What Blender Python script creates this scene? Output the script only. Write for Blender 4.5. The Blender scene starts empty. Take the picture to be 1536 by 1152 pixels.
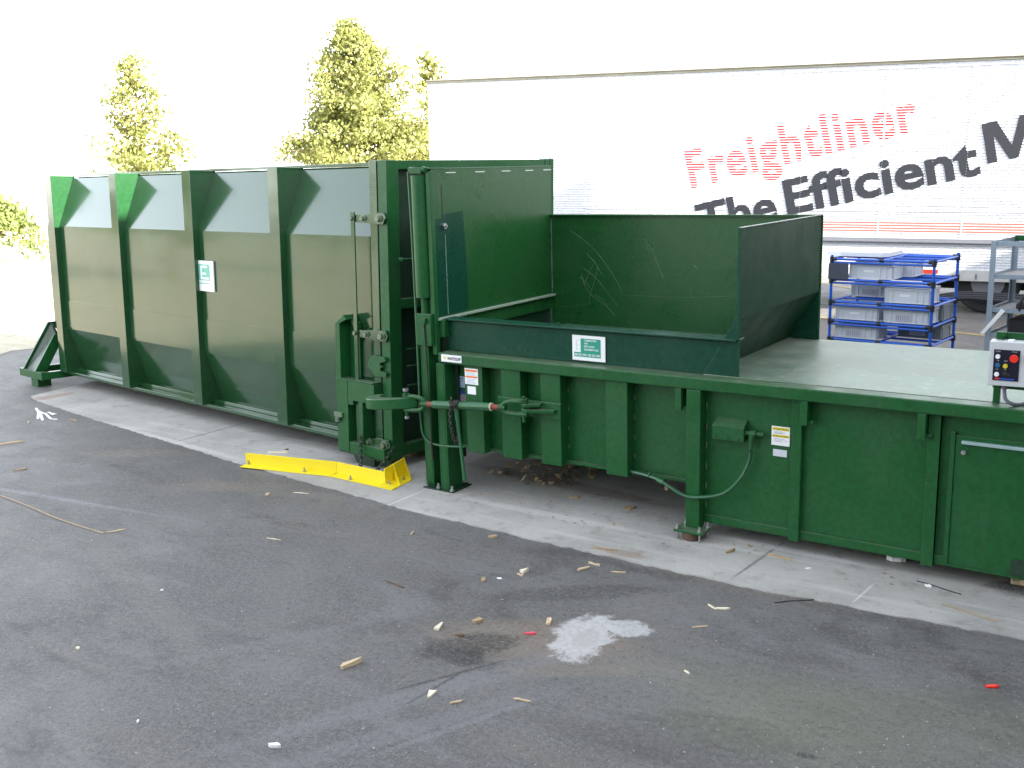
import bpy, bmesh, math, random
from mathutils import Vector, Matrix, Euler
random.seed(7)
R_ = math.radians
scn = bpy.context.scene
COL = scn.collection

# ------------------------------------------------------------------ camera
CAM = Vector((4.65962, -5.81503, 2.39018)); FPX = 1517.19
yaw, pit, rol = R_(34.577), R_(-11.909), R_(-1.598)
FW = Vector((-math.sin(yaw)*math.cos(pit), math.cos(yaw)*math.cos(pit), math.sin(pit)))
r0 = Vector((math.cos(yaw), math.sin(yaw), 0)); u0 = r0.cross(FW)
RT = r0*math.cos(rol)+u0*math.sin(rol); UP = -r0*math.sin(rol)+u0*math.cos(rol)
def gp(u, v, z=0.0):
    """ground point (world metres) surveyed from a photo measurement"""
    d = FW+RT*((u-768)/FPX)-UP*((v-576)/FPX)
    t = (z-CAM.z)/d.z
    return CAM+d*t
cd = bpy.data.cameras.new('camera'); cam = bpy.data.objects.new('camera', cd); COL.objects.link(cam)
mw = Matrix((RT, UP, -FW)).transposed().to_4x4(); mw.translation = CAM
cam.matrix_world = mw
cd.sensor_width = 36; cd.lens = FPX/1536*36; cd.clip_end = 3000; cd.clip_start = 0.05
scn.camera = cam

# ------------------------------------------------------------------ materials
def newmat(name):
    m = bpy.data.materials.new(name); m.use_nodes = True
    nt = m.node_tree; b = nt.nodes['Principled BSDF']
    return m, nt, b
def N(nt, t, **k):
    n = nt.nodes.new(t)
    for a, v in k.items():
        if a.startswith('i_'): n.inputs[a[2:].replace('_', ' ')].default_value = v
        else: setattr(n, a, v)
    return n
def noise(nt, vec, scale, detail=4, rough=.55):
    n = N(nt, 'ShaderNodeTexNoise'); n.inputs['Scale'].default_value = scale
    n.inputs['Detail'].default_value = detail; n.inputs['Roughness'].default_value = rough
    nt.links.new(vec, n.inputs['Vector']); return n.outputs['Fac']
def ramp(nt, fac, a, b, ca=0., cb=1.):
    n = N(nt, 'ShaderNodeMapRange'); n.interpolation_type = 'SMOOTHSTEP'
    n.inputs['From Min'].default_value = a; n.inputs['From Max'].default_value = b
    n.inputs['To Min'].default_value = ca; n.inputs['To Max'].default_value = cb
    nt.links.new(fac, n.inputs['Value']); return n.outputs['Result']
def mix(nt, fac, a, b, mode='MIX'):
    n = N(nt, 'ShaderNodeMix', data_type='RGBA', blend_type=mode)
    for s, v in ((n.inputs[0], fac), (n.inputs[6], a), (n.inputs[7], b)):
        if hasattr(v, 'is_linked') or hasattr(v, 'links'): nt.links.new(v, s)
        elif isinstance(v, (int, float)): s.default_value = v
        else: s.default_value = (*v, 1) if len(v) == 3 else v
    return n.outputs[2]
def mul(nt, a, b, op='MULTIPLY'):
    n = N(nt, 'ShaderNodeMath', operation=op)
    for s, v in ((n.inputs[0], a), (n.inputs[1], b)):
        if isinstance(v, (int, float)): s.default_value = v
        else: nt.links.new(v, s)
    return n.outputs[0]
def coords(nt): return N(nt, 'ShaderNodeTexCoord').outputs['Object']
def bump(nt, b, h, strength, dist=.01):
    n = N(nt, 'ShaderNodeBump'); n.inputs['Strength'].default_value = strength; n.inputs['Distance'].default_value = dist
    nt.links.new(h, n.inputs['Height']); nt.links.new(n.outputs[0], b.inputs['Normal'])

def paint(name, col, rough=.3, dirt=.25, coat=0., dirtcol=(.16, .15, .11), peel=.04, scale=1., chips=0., spec=.5, pscale=9, dust_sheen=0.):
    m, nt, b = newmat(name); c = coords(nt)
    n1 = noise(nt, c, 2.2*scale, 6, .6); n2 = noise(nt, c, 30*scale, 4)
    f = ramp(nt, n1, .42, .75, 0, dirt)
    base = mix(nt, ramp(nt, n2, .3, .7), tuple(x*.86 for x in col), tuple(min(1, x*1.12) for x in col))
    colr = mix(nt, f, base, dirtcol)
    if dust_sheen:
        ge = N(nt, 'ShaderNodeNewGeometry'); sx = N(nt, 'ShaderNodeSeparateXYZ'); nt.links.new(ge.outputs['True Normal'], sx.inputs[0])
        colr = mix(nt, mul(nt, ramp(nt, sx.outputs['Z'], .75, .95, 0, dust_sheen), ramp(nt, noise(nt, c, 7, 6, .7), .3, .65, .3, 1)), colr, (.13, .16, .11))  # upward faces paler: dusty film plus sky reflection put into the colour
        dr = N(nt, 'ShaderNodeMapping'); dr.inputs['Scale'].default_value = (14, 14, .9); nt.links.new(c, dr.inputs['Vector'])
        colr = mix(nt, ramp(nt, noise(nt, dr.outputs[0], 1.3, 5, .65), .56, .74, 0, .35), colr, (.035, .085, .035))
    if chips:
        n3 = noise(nt, c, 55*scale, 3, .7); n4 = noise(nt, c, 3.1*scale, 2)
        colr = mix(nt, mul(nt, ramp(nt, n3, .655, .70), ramp(nt, n4, .5, .62, 0, chips)), colr, (.22, .07, .04))
    nt.links.new(colr, b.inputs['Base Color'])
    rr = ramp(nt, n1, .3, .8, rough*.85, min(1, rough*1.5+.05)); nt.links.new(rr, b.inputs['Roughness'])
    b.inputs['Coat Weight'].default_value = coat; b.inputs['Coat Roughness'].default_value = .06
    b.inputs['Specular IOR Level'].default_value = spec
    n5 = noise(nt, c, pscale*scale, 2)
    bump(nt, b, n5, peel, .02)
    return m
def plain(name, col, rough=.6, metal=0., var=.12, scale=20, bmp=.0):
    m, nt, b = newmat(name); c = coords(nt); n = noise(nt, c, scale, 4)
    nt.links.new(mix(nt, n, tuple(max(0, x*(1-var)) for x in col), tuple(min(1, x*(1+var)) for x in col)), b.inputs['Base Color'])
    b.inputs['Roughness'].default_value = rough; b.inputs['Metallic'].default_value = metal
    if bmp: bump(nt, b, n, bmp)
    return m
M = {}
M['green'] = paint('green_paint', (.0095, .081, .021), .34, .10, .0, (.05, .08, .04), .03, chips=.7, spec=.3, dust_sheen=.7)
M['gloss'] = paint('gloss_green_paint', (.012, .058, .019), .15, .05, .42, (.05, .08, .045), .05, spec=.62, pscale=1.6)
M['hop'] = paint('hopper_green_paint', (.0115, .076, .019), .28, .16, .0, (.04, .085, .035), .05, spec=.4, dust_sheen=.6)
M['teal'] = paint('bluish_green_paint', (.007, .050, .029), .22, .08, .0, (.02, .06, .04), .03, spec=.25)
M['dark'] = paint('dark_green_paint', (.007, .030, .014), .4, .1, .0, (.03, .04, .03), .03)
M['steel'] = plain('zinc_steel', (.45, .46, .46), .35, .9)
M['hardware'] = paint('worn_painted_bolts', (.10, .15, .09), .3, .3, 0, (.3, .3, .25), .01, spec=.6)
M['rust'] = plain('red_primer_rust', (.22, .05, .03), .7, 0, .3, 60, .2)
M['brown'] = plain('rusty_grout', (.10, .06, .04), .9, 0, .3, 60, .3)
M['chain'] = plain('greasy_chain', (.045, .04, .035), .5, .5)
M['yellow'] = plain('safety_yellow', (.78, .62, .008), .55, 0, .05, 3)
M['white'] = plain('white_vinyl', (.80, .80, .80), .35, 0, .03)
M['signgreen'] = plain('sign_green', (.005, .27, .19), .4, 0, .05)
M['palegreen'] = plain('faded_sign_green', (.15, .48, .36), .4, 0, .05)
M['orange'] = plain('label_orange', (.80, .17, .02), .4)
M['labelyellow'] = plain('label_yellow', (.75, .60, .03), .4)
M['black'] = plain('black_print', (.015, .015, .02), .5)
M['grayprint'] = plain('grey_print', (.30, .31, .36), .5)
M['bluelabel'] = plain('pale_blue_label', (.36, .45, .58), .4, 0, .05)
M['navy'] = plain('navy_sticker', (.02, .04, .16), .4)
M['boxgrey'] = plain('light_grey_enamel', (.50, .515, .53), .4, 0, .04)
M['panel'] = plain('black_blue_panel', (.006, .006, .022), .35)
M['red'] = plain('red_plastic', (.75, .03, .015), .3)
M['ylw2'] = plain('yellow_plastic', (.6, .5, .03), .3)
M['blu'] = plain('blue_plastic', (.02, .12, .25), .3)
M['blue'] = plain('blue_tube', (.012, .10, .52), .35, 0, .1)
M['joint'] = plain('black_joint', (.012, .013, .02), .5)
M['crate'] = plain('grey_crate_plastic', (.60, .62, .66), .5, 0, .08)
M['crate_shaded'] = plain('shaded_crate_plastic', (.20, .22, .24), .55, 0, .1)  # same grey plastic with the rack's shade put into the colour
M['slate'] = plain('dark_slate_board', (.05, .06, .085), .6)
M['cartgrey'] = plain('grey_cart_paint', (.27, .32, .38), .45, .2, .1)
M['cartshelf'] = plain('worn_shelf_board', (.20, .19, .18), .7, 0, .2)
M['rubber'] = plain('black_rubber', (.02, .02, .022), .8, 0, .2, 40, .2)
M['grayhose'] = plain('grey_hose', (.10, .10, .13), .5)
M['trailer'] = paint('white_trailer_skin', (.68, .69, .72), .5, .08, 0, (.5, .5, .5), .01)
M['traildark'] = plain('aluminium_rail', (.20, .21, .24), .5, .3)
M['roofrail'] = plain('weathered_rail', (.28, .26, .20), .6, .2, .3, 3)
M['redtext'] = plain('faded_red_paint', (.40, .015, .02), .6, 0, .3, 8)
M['blacktext'] = plain('black_letter_paint', (.014, .016, .024), .6, 0, .2)
M['redstripe'] = plain('red_stripe_paint', (.62, .12, .09), .5, 0, .3, 4)
M['wood'] = plain('splintered_wood', (.55, .42, .27), .8, 0, .25, 120, .2)
M['woodpale'] = plain('pale_wood', (.68, .60, .46), .8, 0, .2, 120, .2)
M['twig'] = plain('dark_twig', (.14, .09, .06), .9, 0, .3, 90)
M['paper'] = plain('white_paper', (.78, .78, .78), .7)
M['pink'] = plain('pink_wrapper', (.7, .08, .12), .4)
M['leafdry'] = plain('dry_leaf', (.35, .25, .14), .8, 0, .3)
M['trunk'] = plain('bark', (.16, .11, .07), .9, 0, .3, 12, .3)
M['steelbar'] = plain('galvanised_strip', (.35, .48, .47), .4, .4)

# ------------------------------------------------------------------ mesh builder
ONEPIECE = {'trunk', 'crown', 'foliage', 'stem', 'side_skin', 'shelf_frame', 'red_lettering', 'black_lettering', 'sign_lettering', 'plate_lettering', 'caution_lettering', 'button_lettering', 'tub'}
class MB:
    def __init__(s, frame=None):
        s.bm = bmesh.new(); s.F = frame or Matrix.Identity(4); s.mats = []; s.mi = 0
    def face(s, vs):
        try:
            f = s.bm.faces.new(vs); f.material_index = s.mi; return f
        except ValueError: return None
    def box(s, x0, x1, y0, y1, z0, z1):
        return s.hexa([(x0,y0,z0),(x1,y0,z0),(x1,y1,z0),(x0,y1,z0),(x0,y0,z1),(x1,y0,z1),(x1,y1,z1),(x0,y1,z1)])
    def hexa(s, P):
        v = [s.bm.verts.new(p) for p in P]
        for f in ((3,2,1,0),(4,5,6,7),(0,1,5,4),(1,2,6,5),(2,3,7,6),(3,0,4,7)): s.face([v[i] for i in f])
        return s
    def prism(s, poly, ax, a, b):
        def pt(p, q):
            if ax == 0: return (q, p[0], p[1])
            if ax == 1: return (p[0], q, p[1])
            return (p[0], p[1], q)
        A = [s.bm.verts.new(pt(p, a)) for p in poly]; B = [s.bm.verts.new(pt(p, b)) for p in poly]
        n = len(poly); s.face(A[::-1]); s.face(B)
        for i in range(n): s.face([A[i], A[(i+1) % n], B[(i+1) % n], B[i]])
        return s
    def cyl(s, p, q, r, n=12, r2=None):
        p, q = Vector(p), Vector(q); d = (q-p)
        if d.length < 1e-6: return s
        d.normalize(); a = d.orthogonal().normalized(); b = d.cross(a); r2 = r if r2 is None else r2
        A = [s.bm.verts.new(p+(a*math.cos(t)+b*math.sin(t))*r) for t in [2*math.pi*i/n for i in range(n)]]
        B = [s.bm.verts.new(q+(a*math.cos(t)+b*math.sin(t))*r2) for t in [2*math.pi*i/n for i in range(n)]]
        s.face(A[::-1]); s.face(B)
        for i in range(n): s.face([A[i], A[(i+1) % n], B[(i+1) % n], B[i]])
        return s
    def tube(s, pts, r, n=8, flat=1.0, upv=(0, 0, 1)):
        pts = [Vector(p) for p in pts]; rings = []
        up = Vector(upv)
        for i, p in enumerate(pts):
            d = (pts[min(i+1, len(pts)-1)]-pts[max(i-1, 0)]).normalized()
            a = d.cross(up)
            if a.length < .05: a = d.orthogonal()
            a.normalize(); b = a.cross(d)
            rr = r[i] if isinstance(r, (list, tuple)) else r
            rings.append([s.bm.verts.new(p+a*math.cos(t)*rr+b*math.sin(t)*rr*flat) for t in [2*math.pi*k/n for k in range(n)]])
        s.face(rings[0]); s.face(rings[-1][::-1])
        for A, B in zip(rings, rings[1:]):
            for k in range(n): s.face([A[k], B[k], B[(k+1) % n], A[(k+1) % n]])
        return s
    def sheet(s, P):
        s.face([s.bm.verts.new(p) for p in P]); return s
    def pieces(s):
        bm = s.bm; bm.verts.index_update(); seen = {}; isl = []
        for v in bm.verts:
            if v.index in seen: continue
            st = [v]; seen[v.index] = len(isl); comp = []
            while st:
                a = st.pop(); comp.append(a)
                for e in a.link_edges:
                    b = e.other_vert(a)
                    if b.index not in seen: seen[b.index] = len(isl); st.append(b)
            isl.append(comp)
        if len(isl) < 2 or len(isl) > 400: return [isl] if isl else []
        box = [([min(v.co[k] for v in c) for k in range(3)], [max(v.co[k] for v in c) for k in range(3)]) for c in isl]
        par = list(range(len(isl)))
        def fd(i):
            while par[i] != i: i = par[i]
            return i
        for i in range(len(isl)):
            for j in range(i):
                (l0, h0), (l1, h1) = box[i], box[j]
                g = math.sqrt(sum(max(0, l0[k]-h1[k], l1[k]-h0[k])**2 for k in range(3)))
                sz = max(max(h0[k]-l0[k] for k in range(3)), max(h1[k]-l1[k] for k in range(3)))
                if g <= max(.018, .48*sz): par[fd(i)] = fd(j)
        grp = {}
        for i in range(len(isl)): grp.setdefault(fd(i), []).append(isl[i])
        return list(grp.values())
    def build(s, name, mat, parent=None, bevel=0., smooth=False):
        if parent is not None and name not in ONEPIECE:
            P = s.pieces()
            if 1 < len(P) <= 40:
                single = {'bolts': 'bolt', 'screws': 'screw', 'rungs': 'rung', 'scratches': 'scratch'}.get(name, name)
                res = None
                for g in P:
                    q = MB(s.F); mp = {}
                    for c in g:
                        for v in c: mp[v] = q.bm.verts.new(v.co)
                    fs = {f for c in g for v in c for f in v.link_faces}
                    for f in sorted(fs, key=lambda f: f.index): q.face([mp[v] for v in f.verts])
                    o = q._build(single, mat, parent, bevel, smooth); res = res or o
                s.bm.free(); return res
            if len(P) > 40: o = s._build(name, mat, parent, bevel, smooth); o['kind'] = 'stuff'; return o
        return s._build(name, mat, parent, bevel, smooth)
    def _build(s, name, mat, parent=None, bevel=0., smooth=False):
        bmesh.ops.recalc_face_normals(s.bm, faces=s.bm.faces)
        s.bm.transform(s.F)
        if parent is not None: 
            W = Matrix.Identity(4); p = parent
            while p: W = p.matrix_basis @ W; p = p.parent
            s.bm.transform(W.inverted())
        me = bpy.data.meshes.new(name)
        if smooth:
            for f in s.bm.faces: f.smooth = True
            for e in s.bm.edges:
                if len(e.link_faces) == 2 and e.calc_face_angle(0) > .7: e.smooth = False
        s.bm.to_mesh(me); s.bm.free()
        for m_ in (mat if isinstance(mat, (list, tuple)) else [mat]): me.materials.append(m_)
        o = bpy.data.objects.new(name, me); COL.objects.link(o)
        if parent is not None: o.parent = parent
        if bevel:
            b = o.modifiers.new('bevel', 'BEVEL'); b.width = bevel; b.segments = 2; b.limit_method = 'ANGLE'; b.angle_limit = R_(40)
            b.harden_normals = False
        return o
def tag(o, label=None, cat=None, group=None, kind=None):
    if label: o['label'] = label
    if cat: o['category'] = cat
    if group: o['group'] = group
    if kind: o['kind'] = kind
    return o
def empty(name, mat4, label, cat, group=None):
    o = bpy.data.objects.new(name, None); COL.objects.link(o); o.empty_display_size = .2
    if not isinstance(mat4, Matrix): mat4 = Matrix.Translation(mat4)
    o.matrix_basis = mat4
    return tag(o, label, cat, group)
def smooth_path(P, n=6):
    P = [Vector(p) for p in P]; out = []
    for i in range(len(P)-1):
        a, b, c, d = P[max(i-1, 0)], P[i], P[i+1], P[min(i+2, len(P)-1)]
        for k in range(n):
            t = k/n
            out.append(.5*((2*b)+(c-a)*t+(2*a-5*b+4*c-d)*t*t+(3*b-a-3*c+d)*t**3))
    out.append(P[-1]); return out
CAPH = .70
# text -> mesh data added into an MB
def add_text(mb, s, mat4, bold=.012, width=None, height=None, spacing=1.0, cap=.73):
    """baseline origin at mat4; cap height = height; squeezed to width"""
    cu = bpy.data.curves.new('t', 'FONT'); cu.body = s; cu.size = 1; cu.offset = bold; cu.resolution_u = 3
    cu.space_character = spacing
    ob = bpy.data.objects.new('t', cu); COL.objects.link(ob)
    dg = bpy.context.evaluated_depsgraph_get(); dg.update()
    me = bpy.data.meshes.new_from_object(ob.evaluated_get(dg))
    xs = [v.co.x for v in me.vertices]; cap = CAPH; x0, x1 = min(xs), max(xs)
    sy = (height or 1)/cap; sx = (width/(x1-x0)) if width else sy
    T = mat4 @ Matrix.Diagonal((sx, sy, 1, 1)) @ Matrix.Translation((-x0, 0, 0))
    vm = [mb.bm.verts.new(T @ v.co) for v in me.vertices]
    for p in me.polygons: mb.face([vm[i] for i in p.vertices])
    bpy.data.objects.remove(ob); bpy.data.curves.remove(cu); bpy.data.meshes.remove(me)
def facing(x, y, z, yawdeg=0):
    """text plane facing -Y: local x -> +X, local y -> +Z"""
    return Matrix.Translation((x, y, z)) @ Matrix.Rotation(R_(yawdeg), 4, 'Z') @ Matrix.Rotation(R_(90), 4, 'X')

# ------------------------------------------------------------------ world + sun
SUN_EL = R_(23.0); sd = Vector((math.cos(SUN_EL), 0.0, math.sin(SUN_EL)))
w = bpy.data.worlds.new('World'); scn.world = w; w.use_nodes = True
wn = w.node_tree; bg = wn.nodes['Background']
sky = N(wn, 'ShaderNodeTexSky'); sky.sky_type = 'NISHITA'; sky.sun_disc = False
sky.sun_elevation = SUN_EL; sky.sun_rotation = R_(90); sky.air_density = 1.0; sky.dust_density = 1.0; sky.ozone_density = .6
hs = N(wn, 'ShaderNodeHueSaturation'); hs.inputs['Saturation'].default_value = .34
wn.links.new(sky.outputs[0], hs.inputs['Color']); wn.links.new(hs.outputs[0], bg.inputs['Color'])
bg.inputs['Strength'].default_value = .15
ld = bpy.data.lights.new('sun', 'SUN'); ld.energy = 5.0; ld.angle = R_(.5); ld.color = (1, .93, .82)
lo = bpy.data.objects.new('sun', ld); COL.objects.link(lo); lo.rotation_euler = sd.to_track_quat('Z', 'Y').to_euler(); lo.location = (20, 0, 30)
vs = scn.view_settings; vs.view_transform = 'Standard'; vs.look = 'None'; vs.gamma = 1; vs.exposure = 2.65
scn.cycles.use_denoising = True
scn.cycles.max_bounces = 8
try: scn.cycles.sample_clamp_indirect = 6
except Exception: pass

# ------------------------------------------------------------------ ground
def blob(nt, c, cx, cy, rx, ry, ang, soft=.35, wob=.5, wscale=3., brk=.35):
    mp = N(nt, 'ShaderNodeMapping'); mp.vector_type = 'TEXTURE'
    mp.inputs['Location'].default_value = (cx, cy, 0); mp.inputs['Rotation'].default_value = (0, 0, R_(ang)); mp.inputs['Scale'].default_value = (rx, ry, 1)
    nt.links.new(c, mp.inputs['Vector'])
    ln = N(nt, 'ShaderNodeVectorMath', operation='LENGTH'); nt.links.new(mp.outputs[0], ln.inputs[0])
    d = mul(nt, ln.outputs['Value'], mul(nt, noise(nt, c, wscale, 7, .75), wob*2.6), 'ADD')
    f = ramp(nt, d, 1+wob*1.3-soft, 1+wob*1.3+soft, 1, 0)
    return mul(nt, f, ramp(nt, noise(nt, c, wscale*6, 5, .75), .36, .62, brk, 1))
def asphalt_mat():
    m, nt, b = newmat('asphalt'); c = coords(nt)
    big = noise(nt, c, .55, 6, .6); mid = noise(nt, c, 3.3, 5, .6); fine = noise(nt, c, 62, 4, .8); sp = noise(nt, c, 130, 3, .7)
    col = mix(nt, ramp(nt, big, .36, .64), (.066, .062, .058), (.122, .116, .108))
    col = mix(nt, ramp(nt, mid, .35, .75, 0, .45), col, (.150, .148, .150))
    dk = noise(nt, c, 1.4, 4, .7); col = mix(nt, ramp(nt, dk, .50, .68, 0, .5), col, (.070, .068, .066))
    col = mix(nt, ramp(nt, fine, .40, .66, 0, .75), col, (.180, .174, .166))
    col = mix(nt, ramp(nt, sp, .34, .46, .7, 0), col, (.035, .033, .032))
    def warped(sc, rot, sx, sy, dist, off=0.):
        mp = N(nt, 'ShaderNodeMapping'); mp.inputs['Rotation'].default_value = (0, 0, R_(rot)); mp.inputs['Scale'].default_value = (sx, sy, 1); mp.inputs['Location'].default_value = (off, off*.7, 0)
        nt.links.new(c, mp.inputs['Vector']); n = N(nt, 'ShaderNodeTexNoise'); n.inputs['Scale'].default_value = sc; n.inputs['Detail'].default_value = 7; n.inputs['Roughness'].default_value = .62; n.inputs['Distortion'].default_value = dist
        nt.links.new(mp.outputs[0], n.inputs['Vector']); return n.outputs['Fac']
    brk = ramp(nt, noise(nt, c, 16, 6, .8), .35, .6, .45, 1)
    col = mix(nt, mul(nt, ramp(nt, warped(1.1, 20, .6, 1.5, 1.2), .50, .66, 0, .60), brk), col, (.168, .163, .160))
    col = mix(nt, mul(nt, ramp(nt, warped(1.3, -35, .7, 1.6, 1.0, 5.), .54, .68, 0, .65), brk), col, (.050, .046, .043))
    col = mix(nt, mul(nt, ramp(nt, warped(1.0, 60, .5, 2.0, .8, 11.), .56, .70, 0, .45), brk), col, (.175, .150, .120))
    col = mix(nt, mul(nt, ramp(nt, warped(2.6, 8, .25, 3.0, .4, 3.), .60, .70, 0, .35), brk), col, (.21, .205, .20))
    # streaked tyre scuffs
    mp = N(nt, 'ShaderNodeMapping'); mp.inputs['Rotation'].default_value = (0, 0, R_(-62)); mp.inputs['Scale'].default_value = (.35, 3.2, 1)
    nt.links.new(c, mp.inputs['Vector']); st = noise(nt, mp.outputs[0], 1.6, 4, .6)
    col = mix(nt, ramp(nt, st, .60, .76, 0, .14), col, (.185, .186, .200))
    def B(pt, rx, ry, ang, cc, amt, wsc=3., soft=.35):
        nonlocal col
        p = gp(*pt); f = blob(nt, c, p.x, p.y, rx, ry, ang, soft, .5, wsc)
        col = mix(nt, mul(nt, f, amt), col, cc)
    B((800, 960), .55, .22, 20, (.23, .175, .125), .65, 6)          # tan dusty stain
    B((705, 968), .26, .12, 45, (.030, .027, .024), .9, 7, .25)    # oily patch
    B((700, 985), .10, .10, 0, (.02, .018, .016), .9, 9, .25)
    B((860, 890), .55, .10, 38, (.04, .037, .034), .6, 6)
    B((620, 1045), .9, .08, 62, (.19, .19, .205), .5, 5)          # pale drag track
    B((560, 1110), .8, .06, 62, (.18, .18, .195), .45, 5)
    B((700, 1085), .5, .02, 66, (.21, .21, .23), .5, 6)
    B((1330, 1080), .85, .30, 20, (.15, .155, .10), .42, 2.2, .5)      # mossy green film
    B((1120, 1030), .60, .22, 12, (.155, .158, .11), .36, 2.6, .5)
    B((1180, 1110), .50, .22, 12, (.155, .162, .10), .36, 2.6, .5)
    B((1206, 1133), .05, .02, 10, (.012, .012, .012), .8, 9)
    B((668, 1015), .30, .012, 62, (.02, .018, .016), .8, 11, .2)
    B((655, 1030), .22, .010, 85, (.02, .018, .016), .7, 11, .2)
    B((860, 1005), .35, .06, 30, (.22, .18, .13), .5, 8)
    B((560, 940), .25, .10, 20, (.05, .045, .04), .4, 7)
    B((420, 960), .7, .05, 58, (.17, .17, .18), .4, 6)
    B((1000, 1120), .6, .10, 10, (.055, .05, .046), .45, 5)
    B((200, 680), .5, .12, 30, (.26, .20, .155), .35, 5)
    B((330, 730), .6, .12, 30, (.25, .20, .16), .3, 5)
    B((1020, 850), .9, .14, -6, (.17, .125, .10), .45, 5)
    B((200, 872), 1.3, .10, -20, (.19, .185, .155), .3, 5)
    B((70, 745), 1.2, .03, 8, (.25, .25, .28), .5, 5)
    g2 = noise(nt, c, 28, 6, .8); col = mix(nt, ramp(nt, g2, .50, .64, 0, .45), col, (.19, .18, .165))
    col = mix(nt, ramp(nt, g2, .34, .48, .6, 0), col, (.052, .049, .046))
    vs_ = N(nt, 'ShaderNodeTexVoronoi'); vs_.inputs['Scale'].default_value = 60; nt.links.new(c, vs_.inputs['Vector'])
    col = mix(nt, mul(nt, ramp(nt, vs_.outputs['Distance'], .10, .20, 1, 0), ramp(nt, noise(nt, c, 9, 3), .5, .6)), col, (.33, .31, .28))
    for (x, y, rx, ry, an, cc, am) in ((2.16, -1.59, .17, .235, 8, (.48, .465, .455), .95), (2.18, -1.60, .07, .11, 8, (.34, .32, .30), .5), (2.31, -1.40, .125, .10, 25, (.45, .44, .43), .92)):
        f = blob(nt, c, x, y, rx, ry, an, .14, .75, 5, .7)
        col = mix(nt, mul(nt, f, am), col, cc)
    nt.links.new(col, b.inputs['Base Color'])
    nt.links.new(ramp(nt, mid, .3, .8, .55, .8), b.inputs['Roughness'])
    b.inputs['Specular IOR Level'].default_value = .45
    h = mul(nt, mul(nt, fine, mul(nt, sp, .6), 'ADD'), g2, 'ADD'); bump(nt, b, h, .7, .008)
    return m
def conc_mat(name, c1, c2, stain=(.16, .14, .11), joints=()):
    m, nt, b = newmat(name); c = coords(nt)
    a = noise(nt, c, 1.2, 6, .6); mid = noise(nt, c, 6, 5, .65); f = noise(nt, c, 120, 3, .6)
    col = mix(nt, ramp(nt, a, .3, .7), c1, c2)
    col = mix(nt, ramp(nt, mid, .52, .72, 0, .45), col, stain); m3 = noise(nt, c, 22, 6, .8); col = mix(nt, ramp(nt, m3, .54, .68, 0, .28), col, tuple(x*.6 for x in c1)); col = mix(nt, ramp(nt, m3, .34, .46, .3, 0), col, tuple(x*1.25 for x in c2))
    mp = N(nt, 'ShaderNodeMapping'); mp.inputs['Scale'].default_value = (.4, 5, 1); mp.inputs['Rotation'].default_value = (0, 0, R_(6)); nt.links.new(c, mp.inputs['Vector'])
    st = noise(nt, mp.outputs[0], 1.5, 5, .6); col = mix(nt, ramp(nt, st, .52, .7, 0, .55), col, tuple(x*1.25 for x in c2))
    col = mix(nt, ramp(nt, f, .3, .7, .16, 0), col, (.1, .1, .1))
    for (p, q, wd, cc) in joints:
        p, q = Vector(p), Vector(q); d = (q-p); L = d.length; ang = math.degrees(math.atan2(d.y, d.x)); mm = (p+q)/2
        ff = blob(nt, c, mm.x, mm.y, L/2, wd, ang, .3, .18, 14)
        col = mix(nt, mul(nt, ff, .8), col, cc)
    nt.links.new(col, b.inputs['Base Color']); b.inputs['Roughness'].default_value = .8
    bump(nt, b, f, .25, .003)
    return m
G = MB(); G.sheet([(-3000, -3000, 0), (3000, -3000, 0), (3000, 3000, 0), (-3000, 3000, 0)])
tag(G.build('asphalt_ground', asphalt_mat()), kind='structure')
# far pale concrete yard, sunlight put into its colour, ending at the shade line
yb = MB(); P = [(-9.35, -80), (-9.3, .6), (-9.42, 1.6), (-9.7, 2.1), (-9.5, 2.6), (-9.5, 8), (-9.4, 60), (-9.4, 2900), (-2900, 2900), (-2900, -80)]
yb.sheet([(x, y, .004) for x, y in P])
tag(yb.build('sunlit_yard', conc_mat('sunlit_yard_colour', (.33, .29, .20), (.44, .39, .29))), kind='structure')
# concrete pad under the machines
def gl(u, v): p = gp(u, v); return (p.x, p.y, 0)
joints = [(gl(245, 669), gl(400, 627), .012, (.07, .07, .07)), (gl(1100, 868), gl(1180, 812), .012, (.08, .075, .07)),
          (gl(572, 764), gl(640, 735), .010, (.60, .60, .60)), (gl(1280, 905), gl(1310, 878), .008, (.62, .62, .6)),
          (gl(700, 750), gl(960, 800), .05, (.52, .51, .49)), (gl(1080, 806), gl(1300, 850), .04, (.50, .49, .47)),
          (gl(905, 826), gl(970, 838), .05, (.24, .17, .12)), (gl(40, 603), gl(110, 590), .10, (.25, .14, .10)),
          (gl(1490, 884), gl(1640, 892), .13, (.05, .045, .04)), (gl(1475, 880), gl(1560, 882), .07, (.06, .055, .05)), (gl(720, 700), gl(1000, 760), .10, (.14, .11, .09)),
          (gl(60, 612), gl(360, 690), .05, (.50, .49, .47))]
edge = [(-6.35, .42), (-6.15, .33), (-5.3, .18), (-1.89, -.30), (-.04, -.49), (1.2, -.55), (2.57, -.58), (4.08, -.49), (7, -.42)]
front = []
for (a, b_) in zip(edge, edge[1:]):
    n = max(2, int(abs(b_[0]-a[0])/.05))
    for k in range(n):
        t = k/n; front.append((a[0]+(b_[0]-a[0])*t, a[1]+(b_[1]-a[1])*t+random.uniform(-.012, .012)))
pad = MB(); poly = front+[(7, 2.9), (-.3, 2.9), (-6.7, 3.6), (-6.45, 1.2)]
pad.prism(poly, 2, -.05, .008)
tag(pad.build('concrete_pad', conc_mat('pad_concrete', (.31, .298, .275), (.43, .415, .385), joints=joints)), kind='structure')
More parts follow.
